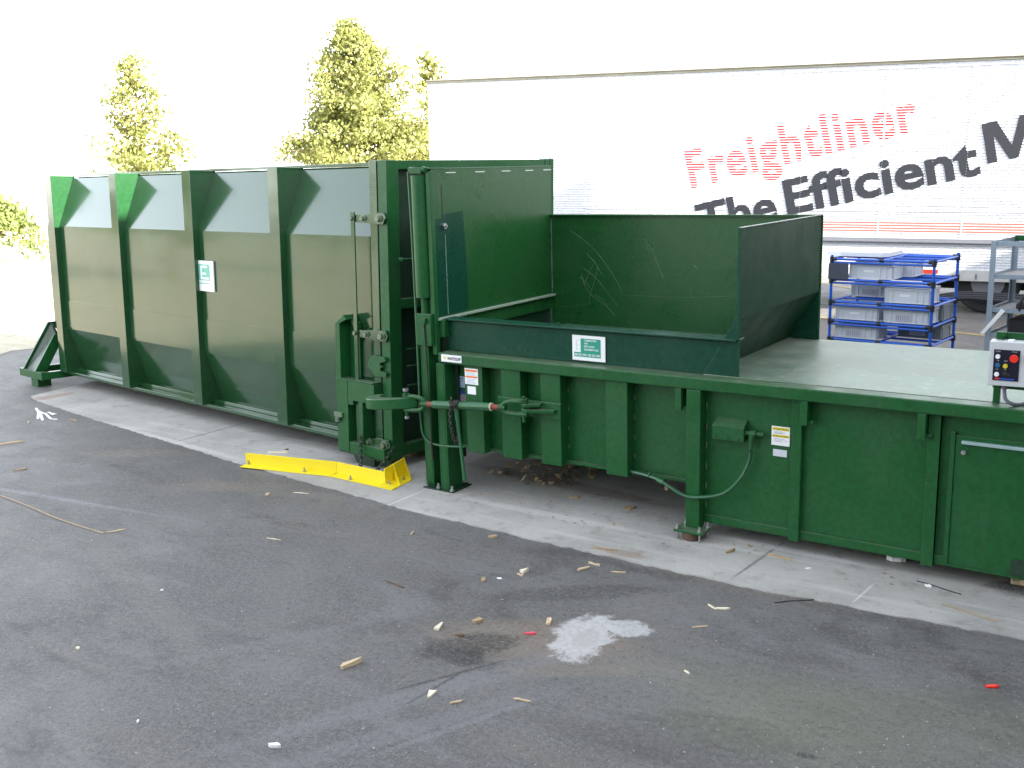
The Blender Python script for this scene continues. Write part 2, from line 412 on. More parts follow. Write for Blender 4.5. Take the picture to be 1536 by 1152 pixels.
# thin white paint spill at pad corner
sp = MB(); sp_pts = [[(54, 612), (58, 618), (57, 628)], [(57, 616), (66, 620), (73, 618), (80, 622)], [(60, 618), (64, 630)], [(68, 620), (76, 628), (86, 629)], [(74, 619), (84, 621)]]
for L in sp_pts: sp.tube([gp(u, v, .004) for u, v in L], .013, 6, .15)
tag(sp.build('paint_spill', M['white']), kind='structure')
for nm, (a, b_) in (('parking_line', ((1225, 476), (1480, 504))), ('parking_line', ((1225, 424), (1400, 452)))):
    A, B = gp(*a), gp(*b_); d = (B-A).normalized(); n = Vector((-d.y, d.x, 0))*.05; A -= d*6; B += d*6
    l = MB(); l.sheet([(A-n)+Vector((0, 0, .005)), (B-n)+Vector((0, 0, .005)), (B+n)+Vector((0, 0, .005)), (A+n)+Vector((0, 0, .005))])
    tag(l.build(nm, plain('faded_yellow_line', (.32, .25, .10), .8, 0, .4, 6)), kind='structure')

# ------------------------------------------------------------------ compactor container (roll-off)
ca = R_(-7.277); FC = Matrix.Translation((0, .089, 0)) @ Matrix.Rotation(ca, 4, 'Z') @ Matrix.Rotation(-math.atan(.039), 4, 'X')
W = 2.05
root = empty('roll_off_container', FC @ Matrix.Translation((-3.7, W/2, .12)), 'long glossy dark green steel waste container with upright ribs and angled side panels', 'container')
def cb(): return MB(FC)
# shell
prof = [(.215, .215), (.058, .71), (.058, 1.905), (.262, 2.455), (.30, 2.47), (W/2, 2.53), (W-.30, 2.47), (W-.262, 2.455), (W-.058, 1.905), (W-.058, .71), (W-.215, .215)]
m = cb(); m.prism(prof, 0, -6.78, -.89); m.build('shell', M['gloss'], root, .004)
m = cb(); m.box(-6.46, -.90, .052, .07, .735, 1.045); m.build('lower_side_plate', M['gloss'], root)
# floor frame
m = cb(); m.box(-6.5, -1.30, .035, .26, .162, .196).box(-6.5, -1.30, .13, .27, .197, .232); m.box(-6.5, -1.30, W-.26, W-.035, .162, .196)
m.build('side_rail', M['gloss'], root, .004)
m = cb()
for y in (.55, 1.35): m.box(-6.7, -.95, y, y+.12, .03, .165)
for i in range(9): m.box(-6.4+.66*i, -6.34+.66*i, .3, W-.3, .10, .213)
m.build('floor_beam', M['dark'], root)
# ribs
rp = [(0, .18), (0, 2.48), (.285, 2.48), (.285, 2.47), (.07, 1.905), (.07, .71), (.225, .215), (.225, .18)]
for xr in (-6.462, -4.955, -3.505, -2.10):
    for side in (0, 1):
        m = cb(); q = rp if side == 0 else [(W-y, z) for y, z in rp][::-1]
        m.prism(q, 0, xr-.15, xr); m.build('rib', M['gloss'], root, .004)
# roof rail strips
m = cb(); m.box(-6.4, -.9, .27, .31, 2.474, 2.50); m.box(-6.4, -.9, W-.31, W-.27, 2.474, 2.50); m.build('roof_rail', M['gloss'], root, .003)
# end ring + door frame
m = cb(); m.box(-.885, -.80, 0, .10, .11, 2.50); m.box(-.885, -.80, W-.10, W, .11, 2.55); m.box(-.885, -.80, .1, W-.1, 2.42, 2.50); m.box(-.885, -.80, .1, W-.1, .12, .24); m.build('end_ring', M['gloss'], root, .004)
door = cb(); door.box(-.79, -.755, .03, W-.03, .14, 2.47); dm = door.build('door', M['dark'], root)
m = cb(); m.box(-.785, -.68, 0, .125, .11, 2.50).box(-.785, -.68, W-.125, W-.06, .11, 2.56)
m.prism([(.125, 2.43), (W-.125, 2.50), (W-.125, 2.56), (.125, 2.50)], 0, -.785, -.682)
m.box(-.785, -.684, .125, W-.125, 1.33, 1.41).box(-.785, -.684, .125, W-.125, .12, .21)
for y in (.61, 1.23): m.box(-.785, -.69, y, y+.07, 1.41, 2.47).box(-.785, -.69, y, y+.07, .21, 1.33)
m.build('door_frame', M['green'], dm, .004)
m = cb(); m.box(-.83, -.70, W-.03, W+.03, .2, 2.57); m.build('door_hinge_post', M['green'], dm, .004)
m = cb()
for z in (1.0, .86, .70): m.tube([(-.676, .17, z), (-.66, .2, z+.004), (-.66, .28, z), (-.676, .31, z)], .007, 6)
m.cyl((-.69, .10, 1.725), (-.66, .55, 1.725), .009, 8).cyl((-.66, .09, 1.725), (-.64, .12, 1.725), .02, 8)
m.build('rungs', M['green'], dm)
# latch bar and links
m = cb(); m.box(-1.075, -1.03, -.045, -.033, .20, 2.10); m.build('latch_bar', M['gloss'], root, .002)
for z, x0 in ((2.05, -1.09), (1.12, -1.085), (.225, -1.03)):
    m = cb(); zz = z
    m.prism([(x0, zz-.028), (-.87, zz-.034), (-.84, zz-.045), (-.70, zz-.045), (-.675, zz), (-.70, zz+.045), (-.84, zz+.045), (-.9, zz+.03), (x0, zz+.028)], 1, -.032, -.016)
    l = m.build('latch_link', M['gloss'], root, .002)
    m = cb()
    for bx, r in ((x0+.025, .018), (-.93, .02), (-.745, .026)):
        m.cyl((bx, -.06, zz), (bx, -.014, zz), r, 6).cyl((bx, -.036, zz), (bx, -.030, zz), r*1.5, 14)
    m.build('bolts', M['hardware'], l)
# upper door notch hook
m = cb(); m.prism([(-.93, .86), (-.90, .92), (-.86, .955), (-.72, .95), (-.70, .92), (-.77, .90), (-.77, .88), (-.74, .87), (-.77, .86), (-.77, .835), (-.70, .825), (-.70, .79), (-.86, .79), (-.88, .83)], 1, -.035, -.012)
m.build('latch_claw', M['green'], root, .002)
# guide pocket (hook receiver)
m = cb()
m.box(-1.275, -1.215, -.08, .05, .73, 1.19)
m.prism([(-1.275, 1.19), (-1.215, 1.19), (-1.125, 1.23), (-1.165, 1.265)], 1, -.08, .05)
m.box(-1.215, -1.09, .03, .05, .73, 1.20); m.prism([(-1.165, 1.262), (-1.125, 1.23), (-1.085, 1.16), (-1.085, 1.13), (-1.10, 1.14), (-1.13, 1.20)], 1, -.02, .05)
m.box(-1.278, -1.135, -.081, .05, .115, .728); m.box(-1.13, -.80, -.081, .05, .56, .72)
m.box(-1.135, -1.07, -.079, .05, .52, .60); m.box(-1.28, -.70, -.075, .10, .113, .20); m.box(-1.0, -.95, -.079, .05, .2, .56)
m.box(-1.28, -.81, -.085, .0, .722, .735)
m.build('guide_pocket', M['green'], root, .003)
m = cb(); m.box(-1.13, -.82, .035, .06, .2, .56); m.build('pocket_back', M['dark'], root)
m = cb(); m.prism([(-1.17, .09), (-.88, .09), (-.90, -.055), (-1.06, -.055)], 1, -.02, .0); m.box(-.88, -.72, .02, .12, .03, .10)
m.build('floor_wedge', M['dark'], root, .003)
m = cb(); m.box(-1.30, -.70, -.06, .12, .090, .112); m.build('sill_plate', M['gloss'], root, .003)
# chains on the latch
def chain(pts, link=.035, r=.006):
    mb = MB(); P = smooth_path(pts, 8); out = []
    L = 0; acc = [0]
    for a, b_ in zip(P, P[1:]): acc.append(acc[-1]+(b_-a).length)
    n = int(acc[-1]/(link*.75)); j = 0
    for i in range(n+1):
        d = i*link*.75
        while j < len(acc)-2 and acc[j+1] < d: j += 1
        t = (d-acc[j])/max(1e-6, acc[j+1]-acc[j]); p = P[j].lerp(P[j+1], min(1, t)); tg = (P[j+1]-P[j]).normalized()
        a = tg.orthogonal().normalized(); b2 = tg.cross(a); ax = a if i % 2 else b2
        ring = [p+tg*math.cos(q)*link*.5+ax*math.sin(q)*link*.32 for q in [2*math.pi*k/10 for k in range(11)]]
        mb.tube(ring, r, 5)
    return mb
def cw(x, y, z): return FC @ Vector((x, y, z))
m = chain([cw(-.96, -.10, .28), cw(-.95, -.11, .12), cw(-.93, -.13, .02), cw(-.86, -.16, .005), cw(-.74, -.14, .03), cw(-.68, -.06, .14), cw(-.665, .0, .22)])
m.build('chain', M['dark'], root)
m = chain([cw(-1.33, -.03, .19), cw(-1.29, -.05, .26), cw(-1.255, -.09, .40)]); m.build('chain', M['dark'], root)
m = cb(); m.box(-1.30, -1.20, -.10, -.078, .40, .44).cyl((-1.25, -.1, .40), (-1.25, -.1, .36), .02, 8); m.build('chain_keeper', M['hardware'], root, .002)
# hoist bumper at the far end
m = cb()
m.box(-7.23, -6.63, -.22, -.14, .10, .19)
m.box(-6.71, -6.63, -.139, W+.1, .102, .188)
m.box(-7.23, -7.15, -.139, W+.1, .102, .188)
m.box(-7.15, -6.71, .55, .65, .105, .185)
m.build('bumper_frame', M['green'], root, .004)
for sgn in (0, 1):
    def yy(y): return y if sgn == 0 else W-y
    m = cb()
    m.hexa([(-7.10, yy(-.20), .19), (-6.80, yy(-.20), .19), (-6.80, yy(-.17), .19), (-7.10, yy(-.17), .19), (-6.82, yy(.02), .76), (-6.70, yy(.02), .63), (-6.70, yy(.05), .63), (-6.82, yy(.05), .76)])
    m.build('brace_web', M['dark'], root)
    for (xa, xb, zt) in ((-7.13, -6.84, .765), (-6.81, -6.705, .625)):
        m = cb(); m.hexa([(xa, yy(-.225), .19), (xa+.03, yy(-.225), .19), (xa+.03, yy(-.08), .19), (xa, yy(-.08), .19), (xb, yy(-.005), zt), (xb+.025, yy(-.005), zt), (xb+.025, yy(.13), zt), (xb, yy(.13), zt)])
        m.build('diagonal_brace', M['green'], root, .002)
for y in (-.19, W-.2):
    m = cb(); m.box(-6.99, -6.81, y, y+.16, -.03, .099).box(-7.02, -6.78, y-.02, y+.18, -.05, -.031); m.build('foot', M['green'], root, .003)
# door sticker
m = cb(); m.F = FC; m.prism([(-3.60, 1.325), (-3.25, 1.325), (-3.25, 1.62), (-3.60, 1.62)], 1, .040, .052)
st = m.build('sticker', M['white'], root); st['label'] = 'white square sticker with pale green block letters'
m = cb(); m.sheet([(-3.50, .0375, 1.43), (-3.31, .0375, 1.43), (-3.31, .0375, 1.585), (-3.50, .0375, 1.585)]); m.build('sticker_panel', M['palegreen'], st)
m = cb()
m.sheet([(-3.465, .0355, 1.44), (-3.32, .0355, 1.44), (-3.32, .0355, 1.462), (-3.465, .0355, 1.462)])
m.sheet([(-3.465, .0355, 1.486), (-3.37, .0355, 1.486), (-3.37, .0355, 1.506), (-3.465, .0355, 1.506)])
m.sheet([(-3.465, .0355, 1.55), (-3.35, .0355, 1.55), (-3.35, .0355, 1.573), (-3.465, .0355, 1.573)])
m.sheet([(-3.465, .0352, 1.46), (-3.44, .0352, 1.46), (-3.44, .0352, 1.555), (-3.465, .0352, 1.555)])
m.build('sticker_letter', M['white'], st)
m = cb()
m.sheet([(-3.545, .0375, 1.43), (-3.505, .0375, 1.43), (-3.505, .0375, 1.45), (-3.545, .0375, 1.45)])
for i in range(9): m.sheet([(-3.55+.026*i, .0375, 1.395), (-3.532+.026*i, .0375, 1.395), (-3.532+.026*i, .0375, 1.408), (-3.55+.026*i, .0375, 1.408)])
m.build('sticker_print', M['palegreen'], st)

# ------------------------------------------------------------------ trash compactor
cr = empty('trash_compactor', (2.4, .85, 0), 'dark green stationary trash compactor with open charging hopper and flat treadplate deck', 'trash compactor')
ZD = 1.076; XE = 5.3; YB = 1.72
m = MB()
m.box(.06, 2.03, .125, YB, .345, ZD-.012)
m.build('charge_chamber', M['green'], cr, .003)
m = MB(); m.box(2.03, XE, .088, YB, .11, ZD-.014); m.box(2.1, XE, .074, .089, .10, .155)
m.build('power_unit_body', M['green'], cr, .003)
m = MB(); m.box(-.01, XE, -.003, .115, .998, ZD); m.box(-.005, .02, .0, 1.7, .998, ZD-.003); m.build('top_flange', M['green'], cr, .008)
# corrugation ribs
for (a, b_) in ((.215, .373), (.54, .708), (.878, 1.042), (1.40, 1.564)):
    m = MB(); m.box(a, b_, .022, .124, .338, .997); m.build('rib', M['green'], cr, .004)
m = MB(); m.box(.06, 2.0, .09, .13, .345, .362); m.build('bottom_lip', M['green'], cr)
# right ribs
for (a, b_) in ((2.672, 2.735), (3.457, 3.523)):
    m = MB(); m.box(a, b_, .048, .087, .09, .997); m.box(a+.061, b_+.02 if 0 else a+.066, .05, .087, .09, .99); m.build('rib', M['green'], cr, .003)
m = MB(); m.box(3.60, XE, .070, .087, .12, .88); m.box(3.575, 3.60, .062, .087, .12, .9); m.build('access_panel', M['green'], cr, .003)
m = MB(); m.box(3.635, 4.6, .045, .071, .838, .856); m.build('panel_strip', M['steelbar'], cr, .002)
m = MB(); m.cyl((3.648, .045, .79), (3.648, .07, .79), .013, 12); m.build('bolts', M['steel'], cr)
m = MB(); m.box(3.925, 4.2, .055, .071, .125, .215); m.build('fork_pocket', M['dark'], cr, .002)
for x in (1.92, 2.738, 3.408):
    m = MB(); m.prism([(x, .997), (x+.045, .997), (x+.045, .85), (x, .85)], 1, -.002, .012); m.box(x+.03, x+.045, .012, .08, .86, .997); m.cyl((x+.02, .04, .862), (x+.075, .04, .866), .012, 10)
    m.build('hanger', M['green'], cr, .002)
# deck
def deck_mat():
    m, nt, b = newmat('worn_treadplate'); c = coords(nt)
    n1 = noise(nt, c, 2.5, 6, .6); n2 = noise(nt, c, 14, 5, .6)
    col = mix(nt, ramp(nt, n1, .3, .72), (.14, .215, .15), (.25, .28, .22))
    col = mix(nt, ramp(nt, n2, .5, .75, 0, .5), col, (.36, .34, .29))
    nt.links.new(col, b.inputs['Base Color'])
    mp = N(nt, 'ShaderNodeMapping'); mp.inputs['Rotation'].default_value = (0, 0, R_(45)); nt.links.new(c, mp.inputs['Vector'])
    w1 = N(nt, 'ShaderNodeTexVoronoi'); w1.inputs['Scale'].default_value = 38; w1.inputs['Randomness'].default_value = .0
    nt.links.new(mp.outputs[0], w1.inputs['Vector'])
    h = ramp(nt, w1.outputs['Distance'], .15, .4, 1, 0)
    bump(nt, b, h, .5, .004)
    nt.links.new(ramp(nt, n1, .3, .7, .30, .5), b.inputs['Roughness']); b.inputs['Metallic'].default_value = .25
    return m
m = MB(); m.box(2.06, XE, .125, YB+.01, ZD-.008, ZD+.002); m.build('deck_plate', deck_mat(), cr, .002)
m = MB()
for i in range(9): m.box(2.45+.32*i, 2.62+.32*i, .1165, .1235, ZD-.006, ZD-.002)
m.build('deck_gap', M['black'], cr)
# hopper
m = MB(); m.box(-.01, 2.285, .135, .150, ZD, 1.296); m.build('front_sill_wall', M['teal'], cr, .002)
m = MB(); m.prism([(.100, 1.306), (.240, 1.306), (.240, 1.318), (.100, 1.318)], 0, -.06, 2.287); m.box(-.06, 2.286, .135, .146, 1.296, 1.306); m.build('sill_lip', M['teal'], cr, .003)
m = MB(); m.box(-.072, .0, .075, .20, 1.18, 1.312); m.build('sill_end_cap', M['green'], cr, .003)
YH = 1.709
m = MB(); m.box(-.075, 2.30, YH, YH+.012, ZD-.02, 2.007); bw = m.build('back_wall', M['hop'], cr, .002)
m = MB(); m.box(-.075, 2.30, YH-.02, YH-.001, 1.995, 2.012); m.build('back_wall_cap', M['hop'], cr, .002)
# scratches on the back wall
sc_mat = plain('scraped_paint', (.10, .18, .09), .6)
m = MB()
def W2(u, v):
    d = FW+RT*((u-768)/FPX)-UP*((v-576)/FPX); t = (YH-.0012-CAM.y)/d.y; return CAM+d*t
SCR = [[(855,345),(885,368),(910,398),(925,422),(934,438)], [(875,402),(895,418),(912,440),(926,458)], [(880,380),(893,395),(903,412)], [(872,410),(878,430),(890,445),(905,455),(922,472)],
       [(966,358),(976,372),(985,392),(995,418)], [(968,360),(974,380)], [(885,385),(896,400),(892,420),(886,440),(884,455)], [(876,428),(884,408),(890,396)], [(870,415),(880,425),(888,436)], [(1038,397),(1046,402)], [(893,443),(905,450),(912,462),(920,470)],
       [(930,442),(1020,446),(1100,444)], [(840,460),(870,458),(885,452)]]
for k, S in enumerate(SCR):
    S = smooth_path([W2(u, v) for u, v in S], 5); wd = .0022 if k < 11 else .0010
    for a, b_ in zip(S, S[1:]):
        d = (b_-a).normalized(); n = Vector((-d.z, 0, d.x))*wd*random.uniform(.6, 1.3); m.sheet([a-n, b_-n, b_+n, a+n])
m.build('scratches', sc_mat, bw)
# left gate wall
m = MB(); m.box(-.086, -.070, .075, YH+.01, 1.318, 2.418); lw = m.build('gate_wall', M['hop'], cr, .002)
m = MB(); m.box(-.11, -.069, .073, YH+.012, 2.412, 2.424); m.build('gate_cap', M['hop'], lw, .002)
m = MB(); m.prism([(.078, 1.32), (.078, 2.055), (.20, 2.06), (.21, 2.085), (.45, 2.10), (.46, 1.9), (.475, 1.6), (.472, 1.34), (.36, 1.33)], 0, -.0699, -.0685)
m.build('teal_patch', M['teal'], lw)  # darker bluish green area at the front of the gate wall
m = MB(); m.cyl((-.07, .195, 2.0), (-.045, .195, 2.0), .022, 12).cyl((-.07, .195, 2.0), (-.03, .195, 2.0), .010, 8); m.build('bolts', M['steel'], lw)
m = MB(); m.box(-.0695, -.068, .193, .199, 1.96, 2.30); m.build('slot', M['black'], lw)
m = MB()
for i in range(46):
    z = 1.34+.013*i+random.uniform(-.002, .002); m.box(-.069, -.064, .212, .217, z, z+.009)
for i in range(40):
    z = 1.34+.016*i; m.box(-.067, -.060, YH-.009, YH-.002, z, z+.008*random.uniform(.5, 1.4))
m.build('weld_bead', plain('weld_grey', (.22, .34, .26), .5), lw)
m = MB(); m.prism([(.06, 1.322), (.06, 1.306), (YH-.001, 1.306), (YH-.001, 1.322)], 0, -.075, -.030); m.build('gate_ledge', plain('scuffed_ledge', (.25, .32, .24), .5), lw, .002)
m = MB(); m.box(-.075, -.06, .15, YH-.001, 1.195, 1.305); m.build('gate_skirt', M['hop'], lw, .002)
m = MB()
for y in (.25, .62, .98, 1.32, 1.6): m.box(-.069, -.064, y, y+.12, 2.385, 2.392)
m.build('weld_bead', plain('weld_white', (.6, .65, .6), .5), lw)
# chute floor (ram top) + dark opening
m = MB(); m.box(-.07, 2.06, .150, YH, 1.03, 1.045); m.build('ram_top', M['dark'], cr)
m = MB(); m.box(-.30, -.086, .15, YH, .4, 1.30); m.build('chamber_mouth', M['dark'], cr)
# right hopper wall
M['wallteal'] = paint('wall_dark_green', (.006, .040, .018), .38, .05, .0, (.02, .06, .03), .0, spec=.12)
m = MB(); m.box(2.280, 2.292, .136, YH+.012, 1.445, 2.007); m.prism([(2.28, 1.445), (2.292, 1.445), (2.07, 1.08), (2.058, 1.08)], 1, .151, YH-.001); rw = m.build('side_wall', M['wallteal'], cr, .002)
m = MB(); m.prism([(2.06, ZD+.002), (2.292, ZD+.002), (2.292, 2.0), (2.279, 2.0), (2.279, 1.47)], 1, .134, .146)
m.prism([(2.06, ZD+.002), (2.296, ZD+.002), (2.296, 1.46)], 1, YH-.018, YH-.004)
m.build('end_gusset', M['teal'], rw, .002)
m = MB(); m.box(2.270, 2.298, .136, YH+.014, 2.004, 2.012); m.box(2.276, 2.300, .126, .134, ZD+.003, 2.01); m.build('edge_trim', M['teal'], rw, .002)
# debris line along the sill handled as litter below
# front-left column
m = MB()
for k in range(13):
    pass
arc = [(-.155+.062*math.cos(t), .045-.062*math.sin(t)) for t in [math.pi*k/14 for k in range(15)]]
arc += [(-.155-.055*math.cos(t), .045-.055*math.sin(t)) for t in [math.pi*k/14 for k in range(15)]]
m.prism(arc, 2, 1.48, 2.375); m.build('cylinder_guard', M['green'], cr, 0, True)
m = MB(); m.cyl((-.155, .05, 1.2), (-.155, .05, 2.36), .030, 14); m.build('gate_cylinder', M['green'], cr, 0, True)
m = MB(); m.box(-.085, -.045, .03, .074, 1.05, 2.40); m.box(-.20, -.088, .06, .12, 1.05, 2.36); m.build('gate_guide', M['green'], cr, .004)
m = MB(); m.box(-.21, -.065, -.005, .028, 1.12, 1.36); m.box(-.13, -.10, -.03, -.006, 1.29, 1.33); m.build('guide_bracket', M['green'], cr, .004)
m = MB(); m.box(-.21, -.10, .0, .10, 2.385, 2.43); m.cyl((-.225, .03, 2.41), (-.185, .03, 2.41), .028, 12); m.cyl((-.10, .02, 2.42), (-.07, .02, 2.41), .022, 10); m.box(-.11, .06, .06, .075, 2.415, 2.425)
m.build('guide_head', M['green'], cr, .004)
m = MB(); P = smooth_path([(-.235, .02, 2.40), (-.225, .02, 1.9), (-.215, .01, 1.3), (-.208, .0, .90), (-.206, .0, .50), (-.165, .0, .39), (-.06, .0, .358), (.16, .0, .372), (.25, .1, .375)], 8)
m.tube(P, .009, 8); m.cyl((-.03, 0, .357), (.03, 0, .36), .014, 8); m.build('hydraulic_pipe', plain('pipe_green', (.016, .09, .035), .4), cr, 0, True)
m = MB(); m.tube([(-.126, -.012, 1.31), (-.112, -.012, .9), (-.104, -.012, .44), (-.101, -.012, .24)], .006, 6); m.cyl((-.1, -.012, .24), (-.104, -.012, .36), .010, 6); m.build('drop_rod', M['chain'], cr)
for (a, b_, c_, d_, zt) in ((-.190, -.112, .01, .13, 1.12), (-.028, .052, -.012, .16, .997)):
    m = MB(); m.box(a, a+.012, c_, d_, .015, zt).box(b_-.012, b_, c_+.001, d_-.001, .015, zt-.002).box(a+.012, b_-.012, c_, c_+.012, .015, zt)
    m.build('leg', M['green'], cr, .003)
m = MB(); m.box(-.17, .09, .10, .17, .25, 1.0); m.build('leg_web', M['dark'], cr)
m = MB(); m.box(-.18, .11, -.045, .20, .009, .018); bp = m.build('base_plate', M['dark'], cr, .002)
m = MB()
for x, y in ((-.045, -.02), (.092, -.028), (-.165, -.02)): m.cyl((x, y, .02), (x, y, .06), .010, 8).cyl((x, y, .02), (x, y, .032), .018, 6)
m.build('anchor_bolt', M['steel'], bp)
# middle leg
m = MB(); m.box(2.0, 2.098, .0, .086, .075, .996); m.build('leg', M['green'], cr, .005)
m = MB(); m.box(1.955, 2.155, -.085, .062, .062, .076); bp = m.build('base_plate', M['green'], cr, .002)
m = MB()
for x, y in ((1.975, -.065), (2.13, -.065), (1.985, .045), (2.138, .045)): m.cyl((x, y, .009), (x, y, .115), .007, 8).cyl((x, y, .077), (x, y, .092), .014, 6)
m.build('anchor_bolt', M['steel'], bp)
m = MB(); m.cyl((2.055, -.02, .008), (2.055, -.02, .060), .058, 18); m.build('grout', M['brown'], bp)
# rear legs (far side)
for x in (-.1, 2.0, 4.6):
    m = MB(); m.box(x, x+.1, YB-.02, YB+.07, .01, .9); m.build('leg', M['green'], cr, .004)
m = MB(); m.box(.02, 2.0, YB-.05, YB-.02, .06, .344); m.build('rear_light_block', M['dark'], cr)  # added panel that stops light from behind and darkens the space below
# turnbuckle anchor bracket
m = MB(); m.box(.520, 1.055, -.0, .021, .680, .795); br = m.build('anchor_bracket', M['green'], cr, .003)
m = MB(); m.prism([(.78, -.085), (.83, -.10), (1.02, -.03), (1.02, -.001), (.80, -.001)], 2, .728, .752); m.build('lug', M['green'], br, .003)
m = MB(); m.prism([(.78, -.085), (.83, -.10), (.92, -.05), (.90, -.001), (.80, -.001)], 2, .770, .790); m.build('lug', M['green'], br, .003)
# junction box, conduit, cable
m = MB(); m.box(2.172, 2.383, .015, .07, .690, .780); m.prism([(.015, .780), (.087, .822), (.087, .69), (.07, .69), (.07, .78)], 0, 2.172, 2.383); jb = m.build('junction_box', M['green'], cr, .003)
m = MB()
for x in (2.20, 2.28, 2.35): m.cyl((x, .010, .705), (x, .016, .705), .007, 8)
m.build('screws', M['dark'], jb)
m = MB(); m.cyl((2.383, .045, .745), (2.50, .05, .745), .014, 10).cyl((2.415, .045, .745), (2.45, .045, .745), .022, 10).cyl((2.425, .04, .745), (2.425, .04, .70), .018, 10); m.build('conduit_elbow', M['green'], jb, 0, True)
m = MB(); P = smooth_path([(1.56, .06, .372), (1.70, .03, .372), (1.82, -.005, .364), (1.90, -.02, .333), (2.014, -.025, .293), (2.131, -.02, .303), (2.267, .0, .347), (2.363, .03, .455), (2.414, .04, .576), (2.423, .04, .706)], 8)
m.tube(P, .0115, 8); m.cyl((1.80, .0, .366), (1.85, -.01, .355), .018, 8); m.cyl((1.73, .02, .372), (1.735, .02, .40), .012, 8); m.build('power_cable', plain('cable_green', (.014, .085, .035), .35), cr, 0, True)
# labels
def plate(x0, x1, z0, z1, y, mat, name, lab=None, th=.003, par=cr):
    mb = MB(); mb.box(x0, x1, y-th, y, z0, z1); o = mb.build(name, mat, par)
    if lab: o['label'] = lab
    return o
def rect(mb, x0, x1, z0, z1, y): mb.sheet([(x0, y, z0), (x1, y, z0), (x1, y, z1), (x0, y, z1)])
HS = plate(1.083, 1.343, 1.093, 1.268, .1285, M['white'], 'hopper_sign', 'white and green company sign with phone numbers', .004)
ys = .1235
m = MB(); rect(m, 1.150, 1.308, 1.150, 1.247, ys); rect(m, 1.098, 1.308, 1.118, 1.150, ys); m.build('sign_panel', M['signgreen'], HS)
m = MB()
for s, zz, wd in (('COMPACTION', 1.228, .095), ('AND', 1.208, .028), ('RECYCLING', 1.187, .080), ('EQUIPMENT INC', 1.165, .112)):
    add_text(m, s, facing(1.180, ys-.001, zz), .02, wd, .0125)
add_text(m, '800 555 1928 • 503 555 0180', facing(1.104, ys-.001, 1.126), .02, .198, .015)
m.build('sign_lettering', M['white'], HS)
m = MB(); m.sheet([(1.112, ys, 1.165), (1.122, ys, 1.165), (1.122, ys, 1.235), (1.112, ys, 1.235)]); rect(m, 1.122, 1.14, 1.228, 1.235, ys); rect(m, 1.122, 1.14, 1.196, 1.203, ys); rect(m, 1.122, 1.14, 1.165, 1.172, ys); m.build('sign_logo', plain('pale_print', (.6, .66, .6), .5), HS)
NP = plate(.025, .212, 1.016, 1.069, -.006, M['white'], 'name_plate', 'white maker plate with dark block lettering')
m = MB(); add_text(m, 'WASTEQUIP', facing(.083, -.0100, 1.032), .035, .122, .021); m.build('plate_lettering', M['black'], NP)
m = MB(); m.prism([(.040, 1.055), (.052, 1.055), (.056, 1.040), (.062, 1.055), (.072, 1.055), (.060, 1.032), (.052, 1.032)], 1, -.0100, -.0095); m.build('plate_logo', M['labelyellow'], NP)
WL = plate(.218, .337, .857, .977, .0215, M['white'], 'warning_label', 'white warning label with two orange bands')
m = MB(); rect(m, .224, .331, .954, .968, .0172); rect(m, .224, .331, .908, .920, .0172); m.build('warning_band', M['orange'], WL)
m = MB()
for z in (.944, .934, .925, .896, .886, .876, .867): rect(m, .235, random.uniform(.30, .322), z, z+.003, .0172)
m.build('warning_print', M['bluelabel'], WL)
plate(.238, .314, .783, .843, .0215, M['white'], 'small_label')
BL = plate(.045, .137, .800, .884, .1245, M['bluelabel'], 'blue_label')
m = MB(); rect(m, .058, .125, .866, .872, .120); [rect(m, .055, random.uniform(.10, .13), z, z+.003, .120) for z in (.853, .843, .833, .823, .813)]; m.build('label_print', M['navy'], BL)
m = MB(); m.cyl((.112, .1235, .715), (.112, .1205, .715), .066, 28); RL = m.build('round_label', M['navy'], cr)
m = MB(); m.cyl((.118, .1203, .705), (.118, .1190, .705), .045, 24); m.build('label_centre', plain('taupe', (.20, .16, .18), .5), RL)
CL_ = plate(2.537, 2.652, .682, .803, .0865, M['white'], 'caution_label', 'white caution label with two yellow bands')
m = MB(); rect(m, 2.542, 2.648, .778, .797, .082); rect(m, 2.542, 2.648, .735, .751, .082); m.build('caution_band', M['labelyellow'], CL_)
m = MB(); add_text(m, 'CAUTION', facing(2.560, .0812, .7815), .02, .080, .012); add_text(m, 'PRECAUCION', facing(2.560, .0812, .7385), .02, .080, .009)
for (x, z) in ((2.547, .7815), (2.547, .7385)): m.sheet([(x, .0812, z), (x+.010, .0812, z), (x+.005, .0812, z+.011)])
m.build('caution_lettering', plain('dark_olive_print', (.07, .06, .02), .5), CL_)
m = MB()
for z in (.768, .761, .7575, .723, .714, .706): rect(m, 2.556, random.uniform(2.60, 2.64), z, z+.0025, .082)
m.build('caution_print', M['grayprint'], CL_)
plate(2.549, 2.637, .612, .656, .0865, plain('faded_label', (.55, .58, .62), .5), 'small_label')
# welds on ribs and drips
m = MB()
for x in (2.105,):
    for z in (.2, .33, .46, .60, .72, .86): m.box(x, x+.005, .080, .087, z, z+.045)
for z in (.45, .58, .72, .86): m.box(1.046, 1.050, .115, .123, z, z+.03); m.box(1.567, 1.571, .115, .123, z, z+.03)
m.build('weld_bead', plain('weld_brown', (.12, .17, .09), .6), cr)
